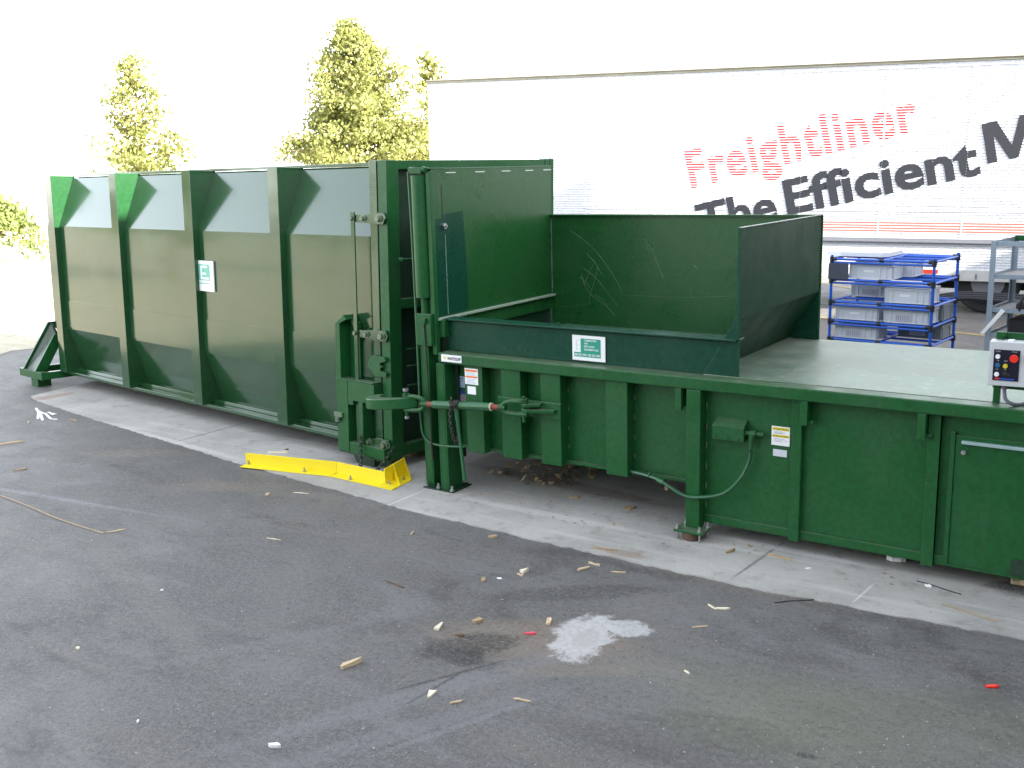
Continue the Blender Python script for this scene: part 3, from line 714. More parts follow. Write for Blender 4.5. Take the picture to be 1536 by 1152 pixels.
# control station
m = MB(); m.box(3.765, 3.800, .118, .150, ZD, 1.46); m.box(3.925, 3.96, .118, .150, ZD, 1.46); m.box(3.755, 4.01, .150, .158, 1.15, 1.462); m.box(3.765, 3.81, .10, .118, 1.445, 1.47)
m.build('control_bracket', M['green'], cr, .003)
FK = Matrix.Translation((3.745, .035, 1.19)) @ Matrix.Rotation(R_(3), 4, 'Z')
m = MB(FK); m.box(0, .215, 0, .10, 0, .235); m.box(.0, .215, -.004, .002, -.002, .237); kb = m.build('control_box', M['boxgrey'], cr, .004); kb['label'] = 'light grey control box with black button panel'
m = MB(FK); m.prism([(.024, .028), (.150, .028), (.150, .195), (.024, .195)], 1, -.008, -.0045); m.build('button_panel', M['panel'], kb)
m = MB(FK); m.cyl((.125, -.008, .155), (.125, -.03, .155), .014, 16).cyl((.125, -.03, .155), (.125, -.042, .155), .021, 20); m.build('stop_button', M['red'], kb, .002)
m = MB(FK)
for (x, z) in ((.045, .158), (.045, .062)): m.cyl((x, -.008, z), (x, -.022, z), .012, 16)
m.build('white_button', M['white'], kb, .001)
m = MB(FK); m.cyl((.047, -.008, .112), (.047, -.022, .112), .012, 16); m.build('blue_button', M['blu'], kb)
m = MB(FK); m.cyl((.084, -.008, .110), (.084, -.022, .110), .012, 16); m.build('yellow_button', M['ylw2'], kb)
m = MB(FK); m.cyl((.084, -.008, .070), (.084, -.018, .070), .013, 16); m.cyl((.104, -.008, .062), (.104, -.016, .062), .006, 16); m.build('key_switch', M['rubber'], kb)
m = MB(FK)
for s, x, z, wd in (('START', .033, .183, .024), ('UP', .040, .133, .012), ('FWD', .076, .133, .018), ('REV', .038, .086, .014), ('OFF', .078, .087, .014), ('STOP', .110, .184, .028)): add_text(m, s, facing(x, -.0086, z), .01, wd, .005)
m.build('button_lettering', M['boxgrey'], kb)
m = MB(FK); rect(m, .060, .130, .034, .040, -.0086); m.build('blue_strip', M['blue'], kb)
m = MB(FK); m.box(.036, .058, -.0088, -.0082, .034, .042); m.build('red_mark', M['red'], kb)
m = MB(FK); m.cyl((.10, .05, .2355), (.10, .05, .243), .018, 12); m.build('cap', M['white'], kb)
m = MB(); P = smooth_path([(3.825, .075, 1.19), (3.828, .07, 1.15), (3.84, .06, 1.11), (3.87, .06, 1.09), (3.90, .09, 1.082), (3.93, .13, 1.085)], 6)
m.tube(P, .010, 8).cyl((3.825, .075, 1.195), (3.826, .075, 1.165), .016, 10); m.build('control_hose', M['grayhose'], cr, 0, True)
# litter on the ram top
m = MB()
for i in range(130):
    x = random.uniform(.2, 2.0); y = random.choice([random.uniform(.25, YH-.02), random.uniform(YH-.25, YH-.02)]); z = 1.047
    l = random.uniform(.01, .05); a = random.uniform(0, 3.14); dx, dy = math.cos(a)*l, math.sin(a)*l
    m.hexa([(x, y, z), (x+dx, y+dy, z), (x+dx-dy*.3, y+dy+dx*.3, z), (x-dy*.3, y+dx*.3, z), (x, y, z+.02), (x+dx, y+dy, z+.012), (x+dx-dy*.3, y+dy+dx*.3, z+.01), (x-dy*.3, y+dx*.3, z+.018)])
tag(m.build('wood_litter', M['wood']), 'scattered wood splinters lying on the floor of the green hopper', 'debris', kind='stuff')

# ------------------------------------------------------------------ ratchet turnbuckle
tb = empty('ratchet_turnbuckle', (0, -.10, .68), 'green ratchet turnbuckle with curved hook joining container and compactor', 'turnbuckle')
m = MB()
hk = [(-.655, .02), (-.68, -.06), (-.66, -.12), (-.60, -.17), (-.50, -.195), (-.38, -.19), (-.27, -.165), (-.19, -.13), (-.15, -.10),
      (-.17, -.07), (-.25, -.095), (-.34, -.115), (-.44, -.115), (-.52, -.095), (-.56, -.06), (-.57, -.02), (-.585, .02)]
m.prism([(x, y) for x, y in hk], 2, -.042, .042)
for v in m.bm.verts: v.co.z += .648+(v.co.x+.65)*.11
m.build('hook', M['green'], tb, .008, True)
A = Vector((-.07, -.115, .700)); B = Vector((.62, -.085, .744))
def tl(t): return A.lerp(B, t)
m = MB()
def yoke(p, d, L, w):
    a = Vector((0, 0, 1)); pts = [p-d*L+a*w, p-d*L*.45+a*w*1.0, p-d*L*.12+a*w*.75, p+a*0, p-d*L*.12-a*w*.75, p-d*L*.45-a*w, p-d*L-a*w]
    return smooth_path(pts, 5)
dd = (B-A).normalized()
m.tube(yoke(A, dd, .19, .052), .017, 8); m.cyl(A-dd*.03, A+dd*.03, .022, 10)
m.cyl(A-dd*.17+Vector((0, 0, -.10)), A-dd*.17+Vector((0, 0, .10)), .014, 8).cyl(A-dd*.17+Vector((0, 0, .065)), A-dd*.17+Vector((0, 0, .075)), .030, 12)
m.build('yoke', M['green'], tb, 0, True)
m = MB(); m.tube(yoke(B, -dd, .21, .045), .017, 8); m.cyl(B-dd*.03, B+dd*.03, .022, 10); m.cyl(B+dd*.18+Vector((0, 0, -.10)), B+dd*.18+Vector((0, 0, .085)), .013, 8).cyl(B+dd*.18+Vector((0, 0, .055)), B+dd*.18+Vector((0, 0, .067)), .032, 12); m.build('yoke', M['green'], tb, 0, True)
m = MB(); q = A-dd*.17; m.cyl(q+Vector((0, 0, .095)), q+Vector((0, 0, .115)), .022, 6).cyl(q+Vector((0, 0, -.12)), q+Vector((0, 0, -.10)), .018, 6); m.build('bolts', M['steel'], tb)
m = MB(); m.cyl(tl(.0), tl(.12), .020, 12).cyl(tl(.86), tl(1.0), .020, 12); m.build('threaded_rod', M['rust'], tb, 0, True)
m = MB(); m.cyl(tl(.12), tl(.87), .030, 16); m.build('barrel', plain('worn_green_barrel', (.028, .11, .045), .35), tb, 0, True)
m = MB(); m.cyl(tl(.862), tl(.873), .031, 16); m.build('collar', plain('cream_ring', (.5, .45, .35), .5), tb)
c0 = tl(.435)
m = MB(); m.cyl(c0-dd*.022, c0+dd*.022, .040, 16)
m.build('ratchet_collar', M['chain'], tb, 0, True)
m = MB(); H0 = c0+Vector((.012, -.03, -.02)); H1 = Vector((.325, -.17, .185))
m.tube([H0, H0.lerp(H1, .3), H0.lerp(H1, .6), H1], [.018, .013, .013, .015], 8); m.build('handle', plain('handle_green', (.015, .10, .035), .35), tb, 0, True)
m = chain([c0+Vector((-.02, -.045, .055)), c0+Vector((-.025, -.055, -.02)), c0+Vector((-.015, -.07, -.12)), c0+Vector((.0, -.07, -.20)), c0+Vector((.018, -.06, -.27)), c0+Vector((.035, -.045, -.20)), c0+Vector((.02, -.04, -.10)), c0+Vector((.01, -.040, .03))], .030, .0052)
m.build('handle_chain', M['chain'], tb)

# ------------------------------------------------------------------ yellow guide rail
yr = empty('yellow_guide_rail', (gp(500, 712).x, gp(500, 712).y, .008), 'bright yellow angle iron guide rail bolted to the concrete with a gusseted end bracket', 'guide rail')
P0, P1, P2 = gp(360, 702.5), gp(495, 716.6), gp(567, 732.7)
def offs(p, q, d): n = (q-p).normalized(); return Vector((-n.y, n.x, 0))*d
m = MB(); z0 = .009; th = .007
o01, o12 = offs(P0, P1, .085), offs(P1, P2, .085)
def up(p, z): return Vector((p.x, p.y, z))
for (p, q, o, a, b_) in ((P0, P1, o01, 0, 0), (P1, P2, o12, 0, 0)):
    m.hexa([up(p, z0), up(q, z0), up(q+o, z0), up(p+o, z0), up(p, z0+th), up(q, z0+th), up(q+o, z0+th), up(p+o, z0+th)])
for (p, q, o) in ((P0, P1+(P1-P0).normalized()*.012, o01), (P1-(P2-P1).normalized()*.006, P2, o12)):
    o2 = o*(1+.08); hgt = .112
    m.hexa([up(p+o, z0), up(q+o, z0), up(q+o2, z0), up(p+o2, z0), up(p+o, hgt), up(q+o, hgt), up(q+o2, hgt), up(p+o2, hgt)])
m.build('rail', M['yellow'], yr, .002)
C1, C2, C3 = gp(588, 737.4), gp(618, 722), gp(567, 732.7)
K1 = P2+o12; K2 = K1+(C2-C1)*1.02
m = MB()
m.hexa([up(C3, z0), up(C1, z0), up(C2, z0), up(K2, z0), up(C3, z0+th), up(C1, z0+th), up(C2, z0+th), up(K2, z0+th)])
n1 = offs(K1, K2, .008)
m.hexa([up(K1, z0), up(K2, z0), up(K2+n1, z0), up(K1+n1, z0), up(K1, .135), up(K2, .15), up(K2+n1, .15), up(K1+n1, .135)])
for t in (.42, .97):
    a = K1.lerp(K2, t); b_ = C1.lerp(C2, t); s_ = (K2-K1).normalized()*.004
    v = [up(a-s_, z0+th), up(b_-s_, z0+th), up(a-s_, .143)], [up(a+s_, z0+th), up(b_+s_, z0+th), up(a+s_, .143)]
    vv = [[m.bm.verts.new(p) for p in tri] for tri in v]
    m.face(vv[0][::-1]); m.face(vv[1])
    for i in range(3): m.face([vv[0][i], vv[0][(i+1) % 3], vv[1][(i+1) % 3], vv[1][i]])
m.build('end_bracket', M['yellow'], yr)
for (u, v) in ((373, 699), (457, 710), (526, 722), (584, 729), (606, 722)):
    p = gp(u, v); m = MB(); m.cyl(up(p, z0), up(p, z0+.016), .016, 6).cyl(up(p, z0+.01), up(p, z0+.04), .007, 8); m.build('anchor_bolt', M['steel'], yr)

# ------------------------------------------------------------------ trailer
TA = 12.0; FT = Matrix.Translation((0, 10.8, 0)) @ Matrix.Rotation(R_(TA), 4, 'Z') @ Matrix.Rotation(.020, 4, 'Y')
X0, X1 = -7.64, 6.2; DW = 2.55
tr = empty('semi_trailer', FT @ Matrix.Translation((-.5, DW/2, 0)), 'long white corrugated semi trailer with large red and black slanted lettering', 'trailer')
m = MB(FT)
def corr(m, z0, z1, pitch=.042, dep=.010):
    rows = []; z = z0
    while z < z1-pitch: rows += [(0, z), (0, z+pitch*.30), (dep, z+pitch*.40), (dep, z+pitch*.90)]; z += pitch
    rows += [(0, z), (0, z1)]
    A = [m.bm.verts.new((X0, y, zz)) for y, zz in rows]; B = [m.bm.verts.new((X1, y, zz)) for y, zz in rows]
    for i in range(len(rows)-1): m.face([A[i], B[i], B[i+1], A[i+1]])
corr(m, 1.19, 3.80)
corr(m, .72, 1.09)
m.build('side_skin', M['trailer'], tr)
m = MB(FT); m.box(X0, X1, .016, DW, .75, 3.86); m.build('box_body', M['trailer'], tr, .02)
m = MB(FT); m.box(X0-.01, X1, -.03, .05, 3.835, 3.885); m.box(X0-.012, X1, -.045, .0, 3.872, 3.892); m.build('roof_rail', M['roofrail'], tr, .004)
m = MB(FT); m.box(X0-.01, X1, -.008, .02, 3.77, 3.834); m.build('top_band', M['trailer'], tr)
m = MB(FT); m.box(X0-.01, X1, -.035, .02, 1.13, 1.165); m.box(X0-.01, X1, -.020, .02, 1.09, 1.129); m.box(X0-.01, X1, -.025, .02, 1.166, 1.195); m.build('belt_rail', M['traildark'], tr, .003)
m = MB(FT); m.box(X0, X1, -.02, .06, .55, .72); m.build('bottom_rail', plain('dirty_rail_white', (.48, .47, .45), .6, 0, .25, 5), tr, .005)
m = MB(FT)
x = X0+.6
while x < X1:
    for k in range(64):
        m.cyl((x, -.006, 1.22+k*.04), (x, .004, 1.22+k*.04), .005, 5)
    x += 1.22
x = X0+.1
while x < X1-.1:
    m.cyl((x, -.014, 3.80), (x, -.006, 3.80), .007, 5); x += .06
m.build('rivets', plain('rivet_grey', (.45, .46, .5), .5), tr)['kind'] = 'stuff'
m = MB(FT)
x = X0+.6
while x < X1: m.box(x-.012, x+.012, .001, .013, 1.20, 3.77); x += 1.22
m.build('panel_seam', M['trailer'], tr)
m = MB(FT)
for z in (1.275, 1.317, 1.359, 1.40): m.box(X0, X1, .0022, .008, z, z+.034)
m.build('red_stripe', M['redstripe'], tr)
m = MB(FT); m.box(X0+3, X1, -.002, .01, 1.60, 1.612); m.box(1.0, 1.9, -.004, .01, 1.69, 1.697); m.build('rub_line', M['grayprint'], tr)
def ttext(s, x, z, ang, h, wd, y, mat, name, lab, bo=.020, spc=1.0):
    mb = MB(FT); T = Matrix.Translation((x, y, z)) @ Matrix.Rotation(R_(90), 4, 'X') @ Matrix.Rotation(R_(ang), 4, 'Z')
    add_text(mb, s, T, bo, wd, h, spc)
    o = mb.build(name, mat, tr); o['label'] = lab
ttext('Freightliner', -2.72, 1.975, 14.1, .60, 3.62, .0022, M['redtext'], 'red_lettering', 'faded red word painted on the trailer side', .024, 1.10)
ttext('The', -2.54, 1.16, 13.5, .53, 1.32, -.005, M['blacktext'], 'black_lettering', 'black word The at the lower left', .028)
ttext('Efficient', -1.12, 1.55, 12.8, .54, 2.90, -.005, M['blacktext'], 'black_lettering', 'black word Efficient', .028)
TM = Matrix.Translation((1.79, -.005, 2.33)) @ Matrix.Rotation(R_(90), 4, 'X') @ Matrix.Rotation(R_(12.8), 4, 'Z')
m = MB(FT @ TM); m.sheet([(x, y, 0) for x, y in ((0, 0), (.135, 0), (.135, .40), (.30, 0), (.42, 0), (.585, .40), (.585, 0), (.72, 0), (.72, .60), (.515, .60), (.36, .20), (.205, .60), (0, .60))])
o = m.build('black_lettering', M['blacktext'], tr); o['label'] = 'black capital M at the frame edge'
m = MB(FT); m.box(.985, 1.215, -.03, -.021, .655, .715); m.box(-4.2, -3.95, -.03, -.021, .655, .715); m.build('red_reflector', M['red'], tr)
m = MB(FT)
for x in (-.2, .5, 1.5, 1.75, 2.3, 3.0): m.box(x, x+.03, -.028, -.02, .58, .66)
m.build('rail_bracket', M['traildark'], tr)
for x in (1.95, 3.25):
    for y in (.15, DW-.45):
        m = MB(FT); m.cyl((x, y, .48+.02*x), (x, y+.3, .48+.02*x), .48, 32); wh = m.build('wheel', M['rubber'], tr, .04, True)
        m = MB(FT); m.cyl((x, y-.01, .48+.02*x), (x, y+.05, .48+.02*x), .24, 24); m.build('rim', M['traildark'], wh)
m = MB(FT); m.box(1.0, 4.2, .7, 1.8, .35, .74); m.box(X0+.3, X1, .6, .75, .55, .75); m.box(X0+.3, X1, 1.7, 1.85, .55, .75); m.build('chassis', M['rubber'], tr)
m = MB(FT); m.box(1.72, 2.05, .02, .09, .25, .32); m.build('orange_marker', M['orange'], tr, .004)
m = MB(FT)
for x in (-6.0,):
    m.box(x, x+.14, .35, .5, .0+.1, .6); m.box(x, x+.14, DW-.5, DW-.35, .1, .6); m.box(x-.1, x+.24, .25, .6, .02-.1, .1); m.box(x-.1, x+.24, DW-.6, DW-.25, -.1, .1)
m.build('landing_gear', M['traildark'], tr)

# ------------------------------------------------------------------ blue rack
RA = R_(-6); FR = Matrix.Translation((2.553, 4.3, 0)) @ Matrix.Rotation(RA, 4, 'Z')   # origin = front right post, x to the left is negative
RW, RD = 1.00, .70
rk = empty('blue_flow_rack', FR @ Matrix.Translation((-RW/2, RD/2, 0)), 'blue tube rack of five open levels holding grey plastic crates', 'rack')
LV = [.63, .815, 1.01, 1.232, 1.436]
LVall = [.22, .42]+LV
for (x, y) in ((0, 0), (-RW, 0), (0, RD), (-RW, RD)):
    m = MB(FR); m.cyl((x, y, .03), (x, y, 1.475), .015, 10); m.build('post', M['blue'], rk, 0, True)
for i, z in enumerate(LVall):
    m = MB(FR)
    for y in (0, RD):
        m.cyl((-RW, y, z), (0, y, z), .013, 8).cyl((-RW, y, z-.032), (0, y, z-.032), .011, 8)
    for x in (0, -RW/2, -RW): m.cyl((x, 0, z), (x, RD, z), .013, 8)
    for y in (.08, .35, .62): m.cyl((-RW, y, z-.006), (0, y, z-.006), .012, 8)
    m.build('shelf_frame', M['blue'], rk, 0, True)
    m = MB(FR)
    for (x, y) in ((0, 0), (-RW, 0), (0, RD), (-RW, RD)): m.cyl((x, y, z-.04), (x, y, z+.02), .023, 8).cyl((x-.05 if x == 0 else x, y, z), (x if x == 0 else x+.05, y, z), .019, 8)
    m.cyl((-RW/2-.02, 0, z), (-RW/2+.02, 0, z), .019, 8)
    m.build('joint', M['joint'], rk)
m = MB(FR); m.box(-RW-.02, -RW+.185, -.035, -.025, LV[3]+.005, LV[3]+.165); bo = m.build('side_board', M['slate'], rk, .003)
# crates
def crate_mesh(mb, x, y, z, wx, wy, h, fr):
    t = .008
    def b(a0, a1, b0, b1, c0, c1): mb.box(x+a0, x+a1, y+b0, y+b1, z+c0, z+c1)
    b(0, wx, 0, wy, 0, .006)
    b(.008, wx-.008, .008, .008+t, .006, h-.03); b(.008, wx-.008, wy-.016, wy-.008, .006, h-.03)
    b(.008, .008+t, .016, wy-.016, .006, h-.03); b(wx-.016, wx-.008, .016, wy-.016, .006, h-.03)
    b(0, wx, 0, .014, h-.032, h); b(0, wx, wy-.014, wy, h-.032, h); b(0, .014, .014, wy-.014, h-.032, h); b(wx-.014, wx, .014, wy-.014, h-.032, h)
    for fx in (.0, .045, .15, .70, .84, .955): b(fx*wx, fx*wx+.010, .0, .008, .004, h-.032)
    b(wx-.008, wx, .03, .045, .004, h-.032); b(wx-.008, wx, wy-.06, wy-.045, .004, h-.032)
    b(.0, wx, .002, .008, .0, .012)
def crate(lx, ly, lz, label, wx=.43, wy=.31, h=.155, mat='crate', lab=0, rot=0):
    F2 = FR @ Matrix.Translation((lx, ly, lz)) @ Matrix.Rotation(R_(rot), 4, 'Z')
    c = empty('plastic_crate', F2, label, 'crate', 'grey crates in the blue rack')
    mb = MB(F2); crate_mesh(mb, 0, 0, 0, wx, wy, h, FR); mb.build('tub', M[mat], c, .002)
    mb = MB(F2)
    if lab == 1: rect(mb, wx*.33, wx*.56, h*.42, h*.56, .0065)
    else:
        mb.box(wx*.26, wx*.62, .0015, .0068, .02, h*.60)
    mb.build('label', M['white'] if lab == 1 else plain('smudged_label', (.50, .50, .55), .5), c)
    if lab != 1:
        mb = MB(F2)
        for k in range(7): rect(mb, wx*(.28+.046*k), wx*(.30+.046*k), .028, h*.52, .001)
        mb.build('print', M['grayprint'], c)
    return c
crate(-RW+.17, .03, LV[3]+.016, 'grey crate on the top loaded level beside the dark board', lab=1)
crate(-RW+.26, .36, LV[3]+.016, 'grey crate behind the one beside the dark board')
crate(-RW+.06, .37, LV[2]+.016, 'grey crate at the back of the second level with printed label', h=.14)
crate(-RW+.535, .03, LV[2]+.016, 'grey crate at the front right of the second level', lab=1)
crate(-RW+.045, .03, LV[1]+.016, 'grey crate at the front left of the third level', lab=1, h=.14)
crate(-RW+.535, .03, LV[1]+.016, 'grey crate at the front right of the third level with printed label')
crate(-RW+.56, .37, LV[1]+.016, 'dim grey crate at the back right of the third level', mat='crate_shaded')
crate(-RW+.045, .03, LV[0]+.016, 'grey crate at the front left of the lowest visible level', h=.14)
crate(-RW+.56, .37, LV[0]+.016, 'shaded grey crate at the back right of the lowest visible level', mat='crate_shaded', h=.14)
# white tray on top
m = MB(FR); z = LV[4]+.018
m.prism([(-RW-.14, .20), (-RW+.04, .12), (-.55, .14), (-.50, .18), (-.50, .56), (-.57, .61), (-RW-.06, .61), (-RW-.14, .54)], 2, z, z+.045)
m.prism([(-RW-.10, .25), (-RW+.04, .19), (-.58, .20), (-.56, .52), (-RW-.04, .55)], 2, z+.0455, z+.052)
tag(m.build('white_tray', M['white'], None, .006), 'flat white plastic tray lying on top of the blue rack', 'tray')

# ------------------------------------------------------------------ grey steel cart on the right
FG = Matrix.Translation((3.13, 3.68, 0)) @ Matrix.Rotation(R_(-8), 4, 'Z')
ct = empty('grey_shelf_cart', FG @ Matrix.Translation((.5, .3, 0)), 'grey steel cart with four open shelves to the right of the blue rack', 'shelf cart')
for (x, y) in ((0, 0), (1.1, 0), (0, .62), (1.1, .62)):
    m = MB(FG); sx = 1 if x == 0 else -1; sy = 1 if y == 0 else -1
    m.box(min(x, x+.045*sx), max(x, x+.045*sx), min(y, y+.006*sy), max(y, y+.006*sy), .12, 1.69); m.box(min(x, x+.006*sx), max(x, x+.006*sx), min(y+.006*sy, y+.045*sy), max(y+.006*sy, y+.045*sy), .12, 1.69)
    m.build('post', M['cartgrey'], ct)
for z in (1.65, 1.37, 1.08, .86, .3):
    m = MB(FG)
    m.box(.006, 1.094, .008, .014, z, z+.04).box(.006, 1.094, .606, .612, z, z+.04).box(.008, .014, .014, .606, z, z+.04).box(1.086, 1.092, .014, .606, z, z+.04)
    m.build('shelf_edge', M['cartgrey'], ct, .001)
    if z < 1.6: m = MB(FG); m.box(.015, 1.085, .015, .605, z+.012, z+.018); m.build('shelf_board', M['cartshelf'], ct)
m = MB(FG); m.box(.015, 1.085, .60, .605, 1.655, 1.70); m.build('back_lip', M['green'], ct)
for (x, y) in ((.05, .05), (1.05, .05), (.05, .57), (1.05, .57)):
    m = MB(FG); m.cyl((x-.02, y, .06), (x+.02, y, .06), .06, 16); m.box(x-.025, x+.025, y-.02, y+.02, .08, .13); m.build('caster', M['rubber'], ct)
m = MB(FG); m.prism([(-.03, .895), (.0, .89), (.16, 1.10), (.13, 1.12)], 1, -.035, -.028)
tag(m.build('pale_strap', M['paper']), 'pale strap hanging slantwise on the front of the grey cart', 'strap')
m = MB(FG); m.tube(smooth_path([(.32, .2, 1.39), (.34, .05, 1.30), (.28, -.01, 1.2), (.26, .02, 1.10)], 6), .012, 8)
tag(m.build('black_hose', M['rubber'], None, 0, True), 'short black hose drooping between two shelves of the grey cart', 'hose')
m = MB(FG); m.box(.15, .75, .08, .5, .88, 1.02).box(.2, .9, .1, .45, 1.1, 1.16)
tag(m.build('dark_parts_bin', M['rubber'], None, .02), 'dark bins stowed on the lower shelves of the grey cart', 'bin')
# long black pipes lying behind
pb = empty('pipe_bundle', (3.5, 6.4, .9), 'bundle of long black pipes resting between rack and cart', 'pipes')
for k in range(4):
    m = MB(); m.tube(smooth_path([(2.25, 5.6+.05*k, .87+.02*k), (2.6, 5.7+.04*k, .93+.015*k), (3.2, 5.75+.04*k, .90+.02*k), (5.2, 5.8+.05*k, .84+.03*k)], 6), .022, 8); m.build('pipe', M['rubber'], pb, 0, True)
for x in (3.6, 5.0):
    m = MB(); m.box(x, x+.07, 5.6, 6.1, 0, .80); m.build('stand', M['rubber'], pb)

# ------------------------------------------------------------------ buildings that shade the yard
def wall_mat(name, c1, c2):
    m, nt, b = newmat(name); c = coords(nt)
    w1 = N(nt, 'ShaderNodeTexWave'); w1.inputs['Scale'].default_value = 4; w1.wave_profile = 'SIN'; nt.links.new(c, w1.inputs['Vector'])
    n1 = noise(nt, c, .6, 5); nt.links.new(mix(nt, n1, c1, c2), b.inputs['Base Color']); b.inputs['Roughness'].default_value = .7
    bump(nt, b, w1.outputs['Fac'], .3, .03); return m
wm = wall_mat('tan_metal_siding', (.17, .155, .13), (.22, .20, .165))
def warehouse(name, x0, x1, y0, y1, h, label, doors, face, wm=wm):
    e = empty(name, ((x0+x1)/2, (y0+y1)/2, 0), label, 'building')
    m = MB(); m.box(x0, x1, y0, y1, 0, h); m.build('wall', wm, e)
    m = MB(); m.box(x0-.15, x1+.15, y0-.15, y1+.15, h, h+.25); m.build('roof', M['traildark'], e)
    for d in doors:
        m = MB()
        if face == 'x-': m.box(x0-.06, x0, d, d+2.6, 1.2, 4.0)
        elif face == 'x+': m.box(x1, x1+.06, d, d+2.6, .05, 3.2)
        else: m.box(d, d+2.6, y1, y1+.06, 1.2, 4.0)
        m.build('dock_door', M['boxgrey'], e)
warehouse('warehouse', 9.2, 34, -12.8, 9.75, 7.70, 'tall tan metal warehouse standing to the right of the compactor', (-10, -5, 0), 'x-')
warehouse('dock_building', -2.5, 34, -30, -13.2, 5.8, 'tan loading dock building behind the viewpoint', (-1, 4, 9), 'y+')

wh_ = bpy.data.objects['warehouse']
m = MB(); m.box(9.3, 20, 9.76, 14.5, 0, 4.0); m.build('shade_block', wm, wh_)  # added out-of-view block that shades the ground behind the rack
# ------------------------------------------------------------------ trees
def leaf_mat(name, c1, c2, tr_=.35):
    m, nt, b = newmat(name); c = coords(nt); n = noise(nt, c, 6, 3)
    nt.links.new(mix(nt, n, c1, c2), b.inputs['Base Color']); b.inputs['Roughness'].default_value = .6
    t = N(nt, 'ShaderNodeBsdfTranslucent'); nt.links.new(mix(nt, n, c1, c2), t.inputs['Color'])
    ms = N(nt, 'ShaderNodeMixShader'); ms.inputs[0].default_value = tr_
    nt.links.new(b.outputs[0], ms.inputs[1]); nt.links.new(t.outputs[0], ms.inputs[2]); nt.links.new(ms.outputs[0], nt.nodes['Material Output'].inputs[0]); return m
LM = leaf_mat('yellow_green_leaves', (.14, .17, .035), (.33, .33, .11), .45); LM2 = leaf_mat('bush_leaves', (.08, .13, .03), (.24, .27, .08))
def leafclump(mb, c, r, n, ls):
    for _ in range(n):
        v = Vector((random.gauss(0, 1), random.gauss(0, 1), random.gauss(0, .7)))*r*.55
        p = c+v; a = Euler((random.uniform(0, 6.3), random.uniform(0, 6.3), random.uniform(0, 6.3))).to_matrix()
        s = ls*random.uniform(.6, 1.4); q = [p+a @ Vector(w_)*s for w_ in ((-.5, -.25, 0), (.0, -.4, 0), (.55, 0, 0), (.0, .4, 0))]
        mb.sheet(q)
def tree(name, base, H, wid, z0, nb, label, cat='tree', seed=1, ls=.16, dens=26, lean=0., mat=LM, skew=0.):
    random.seed(seed); e = empty(name, base, label, cat)
    base = Vector(base); tm = MB(); cm = MB()
    top = base+Vector((lean, 0, H))
    tm.tube([base, base.lerp(top, .5)+Vector((.05, .03, 0)), top], [H*.016+.02, H*.011, .015], 8)
    for k in range(nb):
        t = (k+random.random())/nb; z = z0+(H-z0)*t; rad = wid*(1-t)**.75*random.uniform(.45, 1.05)+.12
        az = random.uniform(0, 6.283); p = base.lerp(top, z/H); q = p+Vector((math.cos(az)*rad+skew*rad, math.sin(az)*rad, random.uniform(.0, .25)*rad+.05))
        tm.tube([p, p.lerp(q, .5)+Vector((0, 0, .05*rad)), q], [.035*(1-t)+.012, .02, .008], 5)
        ncl = max(1, int(rad/.38))
        for j in range(ncl+1):
            tt = .35+.65*(j+.5)/(ncl+1); c = p.lerp(q, tt)+Vector((random.uniform(-.2, .2), random.uniform(-.2, .2), random.uniform(-.15, .2)))
            leafclump(cm, c, random.uniform(.22, .40), int(dens*random.uniform(.6, 1.3)), ls)
    tm.build('trunk', M['trunk'], e); cm.build('crown', mat, e)
    random.seed(seed+99)
tree('conifer_tree', (-24.0, 15.1, 0), 6.05, 1.9, 2.0, 64, 'small sparse yellow-green conifer rising behind the left end of the container', seed=3, ls=.12, dens=26)
tree('broadleaf_tree', (-16.6, 17.1, 0), 6.55, 3.0, 1.8, 190, 'large bushy yellow-green tree above the middle of the container', seed=5, ls=.10, dens=40, skew=.25)
tree('slim_tree', (-17.6, 22.0, 0), 6.1, .75, 2.4, 40, 'slim pale tree close beside the left end of the trailer', seed=9, ls=.16, dens=18)
random.seed(12)
e = empty('round_bush', (-26.6, 11.0, 0), 'round leafy green bush at the left edge of the yard', 'bush')
cm = MB(); tm = MB()
for k in range(420):
    az = random.uniform(0, 6.283); ph = random.uniform(0, 1)**.6*1.45; r = random.uniform(.8, 1.03)
    c = Vector((-26.7, 10.9, .75))+Vector((math.cos(az)*math.cos(ph)*1.75, math.sin(az)*math.cos(ph)*1.75, math.sin(ph)*1.35-.5*random.random()*(1-ph/1.5)*1.6))*r
    leafclump(cm, c, .3, 16, .13)
for k in range(7): a = k*.9; tm.tube([(-26.6, 11.0, 0), (-26.6+.5*math.cos(a), 11+.5*math.sin(a), .9), (-26.6+1.1*math.cos(a), 11+1.1*math.sin(a), 1.8)], [.06, .04, .02], 5)
cm.build('foliage', LM2, e); tm.build('stem', M['trunk'], e)
tree('yard_tree', (-27, -9, 0), 7.5, 3.2, 1.2, 70, 'leafy tree across the sunlit yard left of the frame', seed=21, ls=.3, dens=16, mat=LM2)
tree('yard_tree', (-30, -17, 0), 8.5, 3.4, 1.2, 70, 'taller leafy tree farther across the sunlit yard', seed=23, ls=.3, dens=16, mat=LM2)

